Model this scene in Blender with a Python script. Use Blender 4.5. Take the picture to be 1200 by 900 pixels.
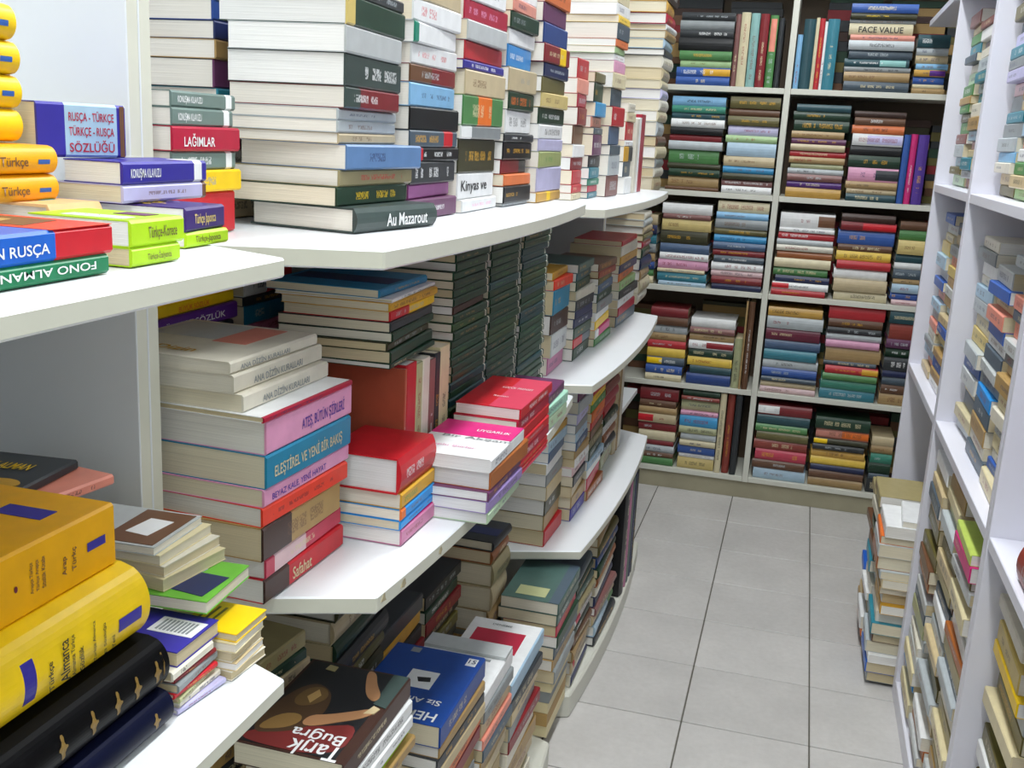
import bpy, bmesh, math, random, json
from mathutils import Matrix, Vector
random.seed(11)
scene = bpy.context.scene
for o in list(bpy.data.objects):
    bpy.data.objects.remove(o)
C = scene.collection.objects

# ------------------------------------------------------------------ camera
YAW, PITCH, ROLL, FPX = 0.262959422, 0.235550499, 0.0532446077, 1212.467
d = Vector((-math.sin(YAW)*math.cos(PITCH), math.cos(YAW)*math.cos(PITCH), -math.sin(PITCH)))
r0 = Vector((math.cos(YAW), math.sin(YAW), 0)); u0 = r0.cross(d)
rt = math.cos(ROLL)*r0 + math.sin(ROLL)*u0; up = rt.cross(d)
cam = bpy.data.objects.new('camera', bpy.data.cameras.new('camera')); C.link(cam)
M = Matrix((rt, up, -d)).transposed().to_4x4(); M.translation = (0, 0, 1.36)
cam.matrix_world = M
cam.data.sensor_width = 36; cam.data.lens = 36*FPX/1200; cam.data.clip_start = .02
scene.camera = cam

# ------------------------------------------------------------------ light, exposure
w = bpy.data.worlds.new('world'); scene.world = w; w.use_nodes = True
w.node_tree.nodes['Background'].inputs[0].default_value = (.9, .96, 1, 1)
w.node_tree.nodes['Background'].inputs[1].default_value = .35
scene.view_settings.view_transform = 'Standard'; scene.view_settings.look = 'None'
scene.view_settings.gamma = 1; scene.view_settings.use_curve_mapping = False
scene.view_settings.exposure = 0.07
scene.cycles.use_denoising = True
scene.cycles.max_bounces = 8; scene.cycles.diffuse_bounces = 5
CEIL = 3.0
LIGHTS = [(-.05, -.45, 17), (-.05, .85, 20), (-.05, 2.2, 21), (-.05, 3.45, 12)]     # x, y, watts: fluorescent battens along the aisle
for x, y, pw in LIGHTS:
    L = bpy.data.lights.new('fluorescent_tube', 'AREA'); L.shape = 'RECTANGLE'; L.size = .16; L.size_y = 1.1
    L.energy = pw; L.color = (.965, .99, 1.0)
    lo = bpy.data.objects.new('fluorescent_tube', L); C.link(lo); lo.location = (x, y, CEIL-.105)

# ------------------------------------------------------------------ colours and materials
HEX = dict(white='eceded', ivory='e2dccb', cream='dccfa6', beige='cdb98f', tan='b08f58', khaki='a79a6c', gold='d3a02c', yellow='f4cb12', amber='f4ac12',
 peach='f2c58c', orange='e8742a', vermilion='e8402a', salmon='e5907c', red='c8202c', crimson='b3173a', maroon='6e1a38', rose='cc3a56', pink='e39cc0',
 magenta='d81f7c', orchid='a8529c', plum='6b3760', purple='5c2a86', violet='5a3aa0', indigo='37309a', lavender='c4c0e6', lilac='9c86c0', navy='222c58',
 cobalt='1c60c4', blue='2f5cae', azure='1e8fdc', teal='2a8498', mint='a8d8c0', emerald='127a4e', green='4c8c48', lime='aed81c', olive='6a6230',
 brown='6e4a32', grey='8c9294', silver='b8c0c4', slate='4c5c6a', charcoal='33373b', black='1a1b1e')
HEX.update({'azure teal':'1a7ea8','bottle green':'16402a','bright blue':'28a0dc','dark blue':'24468c','dark brown':'442c24','dark green':'1e3f2c','dark olive':'403f26',
 'dark red':'8a2028','dark slate green':'3a4a46','dark teal':'27525c','deep purple':'3c2670','deep teal':'1c4448','grey green':'6c807a','leaf green':'6cb63c',
 'light blue':'7cb8e4','light green':'a4c888','light olive':'9aa660','mauve brown':'8c5c58','mauve pink':'c878a0','olive green':'2e4a26','orange brown':'a8602a',
 'pale blue':'a8c6dc','pale gold':'d8c070','pale green':'bcd6b4','pale grey':'c4c8c8','pale olive':'b4b888','pale pink':'e4c0c4','pale tan':'c8b48c','pale teal':'8cc0bc',
 'pear green':'b8cc60','red brown':'963c30','royal blue':'1c4a9c','salmon brown':'bc5c44','slate blue':'4a6488','slate green':'4a6660','steel blue':'5a84b8',
 'teal blue':'1f86ac','teal green':'2c8c74','sky':'8cc4f0','skin':'b08058','paper':'f1ebe0','bright paper':'f5f3ef','warm paper':'ece0c8','wine':'7a2a28','umber':'4e3824','ochre':'8c6c3c','dark ochre':'6e5430','old gold':'86692c','midnight navy':'10142c','jet black':'0c0c0d','golden yellow':'f0ae04','cyan':'52bcc8'})
def lin(h):
    c = [int(h[i:i+2], 16)/255 for i in (0, 2, 4)]
    return tuple(x/12.92 if x <= .04045 else ((x+.055)/1.055)**2.4 for x in c)
COL = {k: lin(v) for k, v in HEX.items()}
def lum(c): return .2126*c[0]+.7152*c[1]+.0722*c[2]

class NT:
    def __init__(s, name):
        s.m = bpy.data.materials.new(name); s.m.use_nodes = True; s.t = s.m.node_tree
        s.b = s.t.nodes['Principled BSDF']
    def n(s, typ, **kw):
        x = s.t.nodes.new(typ)
        for k, v in kw.items(): setattr(x, k, v)
        return x
    def l(s, a, b): s.t.links.new(a, b)
    def math(s, op, a, b=None, c=None):
        x = s.n('ShaderNodeMath', operation=op)
        for i, v in enumerate((a, b, c)):
            if v is None: continue
            if isinstance(v, (int, float)): x.inputs[i].default_value = v
            else: s.l(v, x.inputs[i])
        return x.outputs[0]
    def mix(s, f, a, b):
        x = s.n('ShaderNodeMix', data_type='RGBA')
        for i, v in ((0, f), (6, a), (7, b)):
            if isinstance(v, (int, float)): x.inputs[i].default_value = v
            elif isinstance(v, tuple): x.inputs[i].default_value = (*v[:3], 1)
            else: s.l(v, x.inputs[i])
        return x.outputs[2]
    def noise(s, vec, scale, detail=2, rough=.5):
        x = s.n('ShaderNodeTexNoise'); x.inputs['Scale'].default_value = scale; x.inputs['Detail'].default_value = detail; x.inputs['Roughness'].default_value = rough
        if vec is not None: s.l(vec, x.inputs['Vector'])
        return x.outputs['Fac']
    def bump(s, h, strength, dist=.001):
        x = s.n('ShaderNodeBump'); x.inputs['Strength'].default_value = strength; x.inputs['Distance'].default_value = dist
        s.l(h, x.inputs['Height']); s.l(x.outputs[0], s.b.inputs['Normal'])

def plain(name, col, rough=.5, var=.06, scale=30, bump=0):
    t = NT(name); tc = t.n('ShaderNodeTexCoord')
    nz = t.noise(tc.outputs['Object'], scale, 4)
    a = tuple(c*(1-var) for c in col); b = tuple(min(1, c*(1+var)) for c in col)
    t.l(t.mix(nz, a, b), t.b.inputs['Base Color']); t.b.inputs['Roughness'].default_value = rough
    if bump: t.bump(nz, bump)
    return t.m

def cover_material():
    t = NT('printed_cover')
    oi = t.n('ShaderNodeObjectInfo'); tc = t.n('ShaderNodeTexCoord')
    def at(nm): return t.n('ShaderNodeAttribute', attribute_type='OBJECT', attribute_name=nm)
    ink, sec, par, band, dim = at('ink'), at('sec'), at('par'), at('band'), at('dim')
    def sep(v):
        x = t.n('ShaderNodeSeparateXYZ'); t.l(v, x.inputs[0]); return x.outputs
    P = sep(tc.outputs['Object']); pr = sep(par.outputs['Vector']); bd = sep(band.outputs['Vector']); dm = sep(dim.outputs['Vector'])
    v = t.math('DIVIDE', P[1], dm[1]); zz = t.math('DIVIDE', P[2], dm[2])
    spine = t.math('GREATER_THAN', P[0], -.0035)
    inb = t.math('MULTIPLY', t.math('GREATER_THAN', v, bd[0]), t.math('LESS_THAN', v, bd[1]))
    inb = t.math('MULTIPLY', inb, spine)
    base = t.mix(inb, oi.outputs['Color'], sec.outputs['Color'])
    # lettering too small to read: rows of glyph-like specks inside the title box of the spine
    dz = t.math('ABSOLUTE', t.math('SUBTRACT', zz, .5))
    box = t.math('MULTIPLY', t.math('GREATER_THAN', v, pr[0]), t.math('LESS_THAN', v, pr[1]))
    box = t.math('MULTIPLY', box, t.math('LESS_THAN', dz, pr[2])); box = t.math('MULTIPLY', box, spine)
    mp = t.n('ShaderNodeCombineXYZ'); t.l(t.math('MULTIPLY', P[1], 430), mp.inputs[0]); t.l(t.math('MULTIPLY', P[2], 300), mp.inputs[1]); t.l(t.math('MULTIPLY', oi.outputs['Random'], 90), mp.inputs[2])
    g = t.math('GREATER_THAN', t.noise(mp.outputs[0], 1, 1), .47)
    wd = t.n('ShaderNodeCombineXYZ'); t.l(t.math('MULTIPLY', P[1], 55), wd.inputs[0]); t.l(t.math('MULTIPLY', oi.outputs['Random'], 70), wd.inputs[2])
    gap = t.math('GREATER_THAN', t.noise(wd.outputs[0], 1, 0), .42)
    msk = t.math('MULTIPLY', t.math('MULTIPLY', box, g), t.math('MULTIPLY', gap, .6))
    colr = t.mix(msk, base, ink.outputs['Color'])
    wear = t.noise(tc.outputs['Object'], 45, 4)
    wr = t.n('ShaderNodeMapRange'); t.l(wear, wr.inputs[0]); wr.inputs[1].default_value = .3; wr.inputs[2].default_value = .7; wr.inputs[3].default_value = .93; wr.inputs[4].default_value = 1.04
    vm = t.n('ShaderNodeVectorMath', operation='SCALE'); t.l(colr, vm.inputs[0]); t.l(wr.outputs[0], vm.inputs['Scale'])
    t.l(vm.outputs[0], t.b.inputs['Base Color']); t.b.inputs['Roughness'].default_value = .36; t.l(t.math('MULTIPLY_ADD', bd[2], -.35, .38), t.b.inputs['Specular IOR Level'])
    t.bump(wear, .12, .0006)
    return t.m
def page_material():
    t = NT('page_edges'); oi = t.n('ShaderNodeObjectInfo'); tc = t.n('ShaderNodeTexCoord')
    x = t.n('ShaderNodeSeparateXYZ'); t.l(tc.outputs['Object'], x.inputs[0])
    cb = t.n('ShaderNodeCombineXYZ'); t.l(t.math('MULTIPLY', x.outputs[2], 1400), cb.inputs[2])
    t.l(t.math('MULTIPLY', x.outputs[0], 6), cb.inputs[0]); t.l(t.math('MULTIPLY', x.outputs[1], 6), cb.inputs[1])
    nz = t.noise(cb.outputs[0], 1, 2)
    k = t.n('ShaderNodeMapRange'); t.l(nz, k.inputs[0]); k.inputs[1].default_value = .3; k.inputs[2].default_value = .7; k.inputs[3].default_value = .84; k.inputs[4].default_value = 1.04
    vm = t.n('ShaderNodeVectorMath', operation='SCALE'); t.l(oi.outputs['Color'], vm.inputs[0]); t.l(k.outputs[0], vm.inputs['Scale'])
    t.l(vm.outputs[0], t.b.inputs['Base Color']); t.b.inputs['Roughness'].default_value = .85
    t.bump(nz, .5, .0008)
    return t.m
def tinted(name, rough=.45):
    t = NT(name); oi = t.n('ShaderNodeObjectInfo'); tc = t.n('ShaderNodeTexCoord')
    nz = t.noise(tc.outputs['Object'], 60, 3)
    k = t.n('ShaderNodeMapRange'); t.l(nz, k.inputs[0]); k.inputs[3].default_value = .9; k.inputs[4].default_value = 1.08
    vm = t.n('ShaderNodeVectorMath', operation='SCALE'); t.l(oi.outputs['Color'], vm.inputs[0]); t.l(k.outputs[0], vm.inputs['Scale'])
    t.l(vm.outputs[0], t.b.inputs['Base Color']); t.b.inputs['Roughness'].default_value = rough
    return t.m
def tile_material():
    t = NT('ceramic_tile'); oi = t.n('ShaderNodeObjectInfo'); g = t.n('ShaderNodeNewGeometry')
    a = t.noise(g.outputs['Position'], 5, 5, .6); b = t.noise(g.outputs['Position'], 60, 4, .65)
    c1 = t.mix(a, lin('b4b2b0'), lin('dedbd8')); c2 = t.mix(t.math('MULTIPLY', b, .45), c1, lin('9c9894'))
    k = t.math('MULTIPLY_ADD', oi.outputs['Random'], .10, .95)
    vm = t.n('ShaderNodeVectorMath', operation='SCALE'); t.l(c2, vm.inputs[0]); t.l(k, vm.inputs['Scale'])
    t.l(vm.outputs[0], t.b.inputs['Base Color'])
    t.b.inputs['Roughness'].default_value = .38
    r = t.math('MULTIPLY_ADD', b, .35, .22); t.l(r, t.b.inputs['Roughness'])
    t.bump(b, .25, .0008)
    return t.m
def mass_material():
    t = NT('packed_book_edges'); a = t.n('ShaderNodeAttribute', attribute_type='GEOMETRY', attribute_name='tint')
    t.l(a.outputs['Color'], t.b.inputs['Base Color']); t.b.inputs['Roughness'].default_value = .6
    return t.m

MCOV, MPAGE, MPRINT, MTILE, MMASS = cover_material(), page_material(), tinted('flat_print'), tile_material(), mass_material()
MLAM = plain('white_laminate', lin('e4e7ea'), .32, .03, 12)
MLAMR = plain('cool_white_laminate', lin('e3e3ee'), .32, .03, 12)
MEDGE = plain('off_white_laminate', lin('cfcfc4'), .4, .05, 12)
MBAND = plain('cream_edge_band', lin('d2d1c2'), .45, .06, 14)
MBACK = plain('brown_hardboard', lin('5a4a38'), .6, .12, 8)
MBASE = plain('dusty_painted_wood', lin('a09a82'), .6, .22, 9, .2)
MCHIP = plain('bare_chipboard', lin('a89c7c'), .8, .2, 200, .4)
MWALL = plain('white_wall_paint', lin('dfe2e0'), .7, .03, 6)
MGROUT = plain('grey_grout', lin('5e5b52'), .85, .2, 60)
MMETAL = plain('white_metal', lin('e6e8e8'), .4, .02, 10)
t_ = NT('lit_tube'); t_.b.inputs['Emission Color'].default_value = (.95, 1, .98, 1); t_.b.inputs['Emission Strength'].default_value = 4; MTUBE = t_.m

# ------------------------------------------------------------------ mesh helpers
def mobj(name, me, parent=None, mat=None):
    o = bpy.data.objects.new(name, me); C.link(o)
    if parent: o.parent = parent
    if mat and not me.materials: me.materials.append(mat)
    return o
def pymesh(name, v, f, mat=None):
    me = bpy.data.meshes.new(name); me.from_pydata(v, [], f); me.update()
    if mat: me.materials.append(mat)
    return me
BOXF = [(0, 3, 2, 1), (4, 5, 6, 7), (0, 1, 5, 4), (1, 2, 6, 5), (2, 3, 7, 6), (3, 0, 4, 7)]
def boxv(x0, x1, y0, y1, z0, z1):
    return [(x0, y0, z0), (x1, y0, z0), (x1, y1, z0), (x0, y1, z0), (x0, y0, z1), (x1, y0, z1), (x1, y1, z1), (x0, y1, z1)]
def bevel(me, wd, seg=1):
    bm = bmesh.new(); bm.from_mesh(me); bmesh.ops.bevel(bm, geom=bm.edges[:], offset=wd, segments=seg, affect='EDGES', clamp_overlap=True); bm.to_mesh(me); bm.free()
def box(name, x0, x1, y0, y1, z0, z1, mat, parent=None, bv=.0015):
    me = pymesh(name, boxv(x0, x1, y0, y1, z0, z1), BOXF, mat)
    if bv: bevel(me, bv)
    return mobj(name, me, parent)
def prism(name, pts, z0, z1, mat, parent=None, bv=.0015, edge=None):
    n = len(pts); v = [(x, y, z0) for x, y in pts]+[(x, y, z1) for x, y in pts]
    f = [tuple(range(n-1, -1, -1)), tuple(range(n, 2*n))]+[(i, (i+1) % n, n+(i+1) % n, n+i) for i in range(n)]
    me = pymesh(name, v, f, mat)
    if bv: bevel(me, bv)
    if edge: banding(me, edge)
    return mobj(name, me, parent)
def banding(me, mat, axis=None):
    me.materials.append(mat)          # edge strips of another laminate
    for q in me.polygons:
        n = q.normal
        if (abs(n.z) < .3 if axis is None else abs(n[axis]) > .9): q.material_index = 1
def empty(name, loc=(0, 0, 0)):
    o = bpy.data.objects.new(name, None); C.link(o); o.location = loc; o.empty_display_size = .05; return o
def thing(name, label, cat, loc=(0, 0, 0), group=None):
    o = empty(name, loc); o['label'] = label; o['category'] = cat
    if group: o['group'] = group
    return o
def struct(o): o['kind'] = 'structure'; return o

# ------------------------------------------------------------------ room
XL, XR, YF, YB = -.93, .68, -1.3, 4.33
fl = struct(box('floor', XL, XR, YF, YB, -.06, -.0025, MGROUT, bv=0))
tm = pymesh('tile', boxv(.0018, .2985, .0018, .2862, -.0095, 0), BOXF, MTILE); bevel(tm, .0012)
for i in range(-3, 2):
    for j in range(-11, 7):
        tl = mobj('tile', tm, fl); tl.location = (.152+.3003*i, 2.298+.288*j, 0)
struct(box('ceiling', XL, XR, YF, YB, CEIL, CEIL+.06, MWALL, bv=0))
struct(box('wall_left', XL-.08, XL, YF, YB, -.06, CEIL+.06, MWALL, bv=0))
struct(box('wall_right', XR, XR+.08, YF, YB, -.06, CEIL+.06, MWALL, bv=0))
struct(box('wall_back', XL-.08, XR+.08, YB, YB+.08, -.06, CEIL+.06, MWALL, bv=0))
struct(box('wall_front', XL-.08, XR+.08, YF-.08, YF, -.06, CEIL+.06, MWALL, bv=0))
for k, (x, y, pw) in enumerate(LIGHTS):
    f = thing('ceiling_light', 'white fluorescent batten on the ceiling, %s along the aisle' % ['first', 'second', 'third', 'fourth'][k], 'light', (x, y, CEIL), 'fluorescent battens over the aisle')
    box('housing', -.12, .12, -.6, .6, -.06, 0, MMETAL, f, .004)
    for s in (-.05, .05):
        box('tube', s-.014, s+.014, -.57, .57, -.092, -.064, MTUBE, f, .008)

# ------------------------------------------------------------------ bookcases
XB, XS, XF = -.91, -.62, -.41      # back, side-panel front edge, shelf nose of the aisle-side cases
def nose(y0, y1, xb=XB, nb=10, bulge=.024, cut=.085):
    pts = [(xb, y0), (XS, y0), (XF, y0+cut)]
    for i in range(1, nb):
        s = i/nb; pts.append((XF+bulge*4*s*(1-s), y0+cut+(y1-y0-2*cut)*s))
    pts += [(XF, y1-cut), (XS, y1), (xb, y1)]
    return pts
def left_case(label, y0, y1, levels, plinth=True, bulge=.024, cut=.085, th=.021):
    t = thing('bookcase', label, 'bookcase', (0, 0, 0), 'white bookcases with bulging shelves')
    for a, b in ((y0, y0+.018), (y1-.018, y1)):
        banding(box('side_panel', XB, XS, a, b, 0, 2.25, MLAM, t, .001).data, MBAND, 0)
    box('back_panel', XB, XB+.008, y0+.018, y1-.018, 0, 2.25, MLAM, t, 0)
    box('top_panel', XB+.008, XS, y0+.018, y1-.018, 2.2, 2.22, MLAM, t, .001)
    for z in levels:
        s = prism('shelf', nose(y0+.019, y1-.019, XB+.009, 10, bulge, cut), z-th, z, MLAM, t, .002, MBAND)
    if plinth: prism('plinth', nose(y0+.019, y1-.019, XB+.009, 10, bulge, cut), 0, .06, MEDGE, t, .004)
    return t
b1 = left_case('white bookcase with bulging shelves holding the yellow dictionaries', -.34, .887, (.865, 1.2515, .437), True, -.004, .09, .0165)
b2 = left_case('white bookcase with bulging shelves, between dictionary case and rear one', .888, 2.110, (.852, 1.2385))
b3 = left_case('white bookcase with four bulging shelves beside the end of the aisle', 2.111, 3.36, (.431, .828, 1.217))
b4 = thing('bookcase', 'white corner bookcase holding tall pale pile, partly hidden at end of aisle', 'bookcase', (0, 0, 0), 'white bookcases with bulging shelves')
box('side_panel', XB, XS, 3.361, 3.379, 0, 2.25, MLAM, b4, .001)
for z in (.062, .431, .826, 1.199): box('shelf', XB, -.545, 3.38, 3.9, z-.02, z, MLAM, b4, .0015)
# chipped front edge on the middle shelf of the second case
for (yy, dz, ln) in ((1.0, -.004, .03), (1.05, -.007, .022), (1.16, -.006, .012)):
    x = XF+.024*4*((yy-.992)/1.014)*(1-(yy-.992)/1.014)+.0005
    ch = pymesh('chip', [(x-.002, yy, .852+dz-.008), (x+.0006, yy+.002, .852+dz-.006), (x+.0008, yy+ln*.5, .852+dz-.009), (x+.0006, yy+ln, .852+dz-.004), (x+.0004, yy+ln*.7, .852+dz+.002), (x+.0005, yy+ln*.3, .852+dz+.0015)], [(0, 1, 2, 3, 4, 5)], MCHIP)
    mobj('chip', ch, b2)
bb = thing('bookcase', 'off-white bookcase with central divider across the end of the aisle', 'bookcase')
BY = 4.03
for x0, x1 in ((-.905, -.887), (-.1185, -.0965), (.64, .658)): box('divider', x0, x1, BY-.002, BY+.27, 0 if x0 < -.2 or x0 > .2 else .07, 2.3, MEDGE, bb, .001)
box('back_panel', -.905, .658, BY+.27, BY+.28, 0, 2.3, MBACK, bb, 0)
for z in (.09, .442, .824, 1.191, 1.577, 1.99, 2.29):
    for x0, x1 in ((-.8865, -.119), (-.096, .6395)): box('shelf', x0, x1, BY, BY+.269, z-.02, z, MEDGE, bb, .001)
box('plinth', -.8865, .6395, BY+.012, BY+.03, 0, .069, MBASE, bb, .001)
XP = .36
def right_case(label, y0, y1, levels, plinth):
    t = thing('bookcase', label, 'bookcase', (0, 0, 0), 'white bookcases along the tiled aisle')
    for a, b in ((y0, y0+.018), (y1-.018, y1)): box('side_panel', XP, .655, a, b, 0, 2.3, MLAMR, t, .001)
    box('back_panel', .647, .655, y0+.018, y1-.018, 0, 2.3, MLAMR, t, 0)
    for z in levels: box('shelf', XP+.001, .647, y0+.0185, y1-.0185, z-.022, z, MLAMR, t, .0015)
    if plinth: box('plinth', XP+.001, .647, y0+.0185, y1-.0185, 0, .05, MLAMR, t, .0015)
    return t
right_case('white bookcase at frame edge holding the lone red-brown book', .9, 1.8175, (1.285, .746, 1.82), True)
right_case('white bookcase with straight shelves packed with worn books, beside the lone book', 1.8185, 2.6205, (1.285, .746, 1.82), True)
right_case('white bookcase with worn books above the book pile on the floor', 2.6215, 3.346, (1.285, .746, 1.82), False)
bx = thing('wall_shelf', 'high white shelf between aisle bookcase and end bookcase', 'shelf')
box('board', .345, .66, 3.347, 4.02, 1.80, 1.82, MLAMR, bx, .001)

# ------------------------------------------------------------------ books
ORD = ['lowest', 'second', 'third', 'fourth', 'fifth', 'sixth', 'seventh', 'eighth', 'ninth', 'tenth', 'eleventh', 'twelfth', 'thirteenth', 'fourteenth', 'fifteenth', 'sixteenth', 'seventeenth', 'eighteenth', 'nineteenth', 'twentieth', 'twenty-first', 'twenty-second', 'twenty-third', 'twenty-fourth', 'twenty-fifth', 'twenty-sixth', 'twenty-seventh', 'twenty-eighth']
KINDWORD = dict(paperback='paperback', hardcover='hardback', used_book='worn book', pocket_book='pocket book', booklet='booklet', dictionary='dictionary')
PAGES = ['ece6d6', 'f0ede6', 'e4dac0', 'e8dfc6', 'dccdaa', 'f2f0ec', 'd8c8a2']
TEXTS = []
def cover_mesh(D, L, t, hard, rnd, fore):
    c = min(.0022 if hard else .0009, t*.2)
    if rnd: r = t/2; b = t*.42
    elif hard: r = t*.5; b = min(.006, t*.22)
    else: r = min(.0022, t*.2); b = r
    out = []
    if rnd or hard:
        n = 18 if rnd else 5
        for i in range(n+1):
            a = -1+2*i/n
            out.append((-b*a*a if not rnd else -b*(1-math.sqrt(max(0, 1-a*a))), t/2+a*t/2))
        out = [(-D, 0)]+out+[(-D, t)]
        xin = -b-.001
    else:
        out = [(-D, 0), (-r, 0), (0, r), (0, t-r), (-r, t), (-D, t)]; xin = -r-.0006
    inn = [(-D, t-c), (xin, t-c), (xin, c), (-D, c)]
    prof = out+inn
    if fore: prof = [(-D-x, z) for x, z in prof]
    n = len(prof); v = [(x, 0, z) for x, z in prof]+[(x, L, z) for x, z in prof]
    f = []
    for i in range(n):
        j = (i+1) % n; f.append((i, j, n+j, n+i))
    no = len(out)
    # end caps: bottom board, top board, spine
    a = no
    capA = [0, 1, a+2, a+3]; capB = [a, a+1, no-2, no-1]; capS = list(range(1, no-1))+[a+1, a+2]
    for cap in (capA, capB, capS):
        f.append(tuple(reversed(cap))); f.append(tuple(n+k for k in cap))
    if not fore: f = [tuple(reversed(q)) for q in f]
    me = pymesh('cover', v, f, MCOV)
    return me, c, xin, b
def patch(parent, name, D, L, z, poly, col, dz=.0004):
    """flat print on the top board; poly in (u across from fore-edge to spine, v along)"""
    n = len(poly); pts = [(-D+D*u, L*v) for u, v in poly]
    ar = sum(pts[i][0]*pts[(i+1) % n][1]-pts[(i+1) % n][0]*pts[i][1] for i in range(n))
    if ar < 0: pts.reverse()
    v = [(x, y, z) for x, y in pts]+[(x, y, z+dz) for x, y in pts]
    f = [tuple(range(n, 2*n))]+[(i, (i+1) % n, n+(i+1) % n, n+i) for i in range(n)]
    o = mobj(name, pymesh(name, v, f, MPRINT), parent); o.color = (*COL[col], 1); return o
def smooth(pts, n=2):
    for _ in range(n):
        out = []
        for i in range(len(pts)):
            a, b = pts[i], pts[(i+1) % len(pts)]
            out += [(.75*a[0]+.25*b[0], .75*a[1]+.25*b[1]), (.25*a[0]+.75*b[0], .25*a[1]+.75*b[1])]
        pts = out
    return pts
def rect(u0, u1, v0, v1): return [(u0, v0), (u1, v0), (u1, v1), (u0, v1)]
def spine_patch(parent, name, L, t, b, rnd, v0, v1, z0, z1, col, shape=None):
    """print on the spine that follows its curve"""
    def X(z):
        a = (z-t/2)/(t/2); return (-b*(1-math.sqrt(max(0, 1-a*a))) if rnd else 0)+.0005
    if shape is None: shape = [(0, 0), (1, 0), (1, .33), (1, .67), (1, 1), (0, 1), (0, .67), (0, .33)]
    P = [(v0+(v1-v0)*p, z0+(z1-z0)*q) for p, q in shape]
    cy = sum(p for p, q in P)/len(P); cz = sum(q for p, q in P)/len(P)
    v = [(X(t*cz), L*cy, t*cz)]+[(X(t*q), L*p, t*q) for p, q in P]; n = len(P)
    o = mobj(name, pymesh(name, v, [(0, i+1, (i+1) % n+1) for i in range(n)], MPRINT), parent); o.color = (*COL[col], 1); return o
def letter(parent, s, col, origin, xdir, ydir, wid, hei, name='title_lettering'):
    """queue lettering: fits s into wid x hei, lower left corner at origin, reading along xdir"""
    TEXTS.append((parent, s, col, Vector(origin), Vector(xdir), Vector(ydir), wid, hei, name))
FLOWER = [(.45, 0), (.7, .12), (.62, .35), (.95, .5), (.6, .62), (.66, .95), (.4, 1), (.42, .66), (.1, .5), (.36, .36)]

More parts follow.
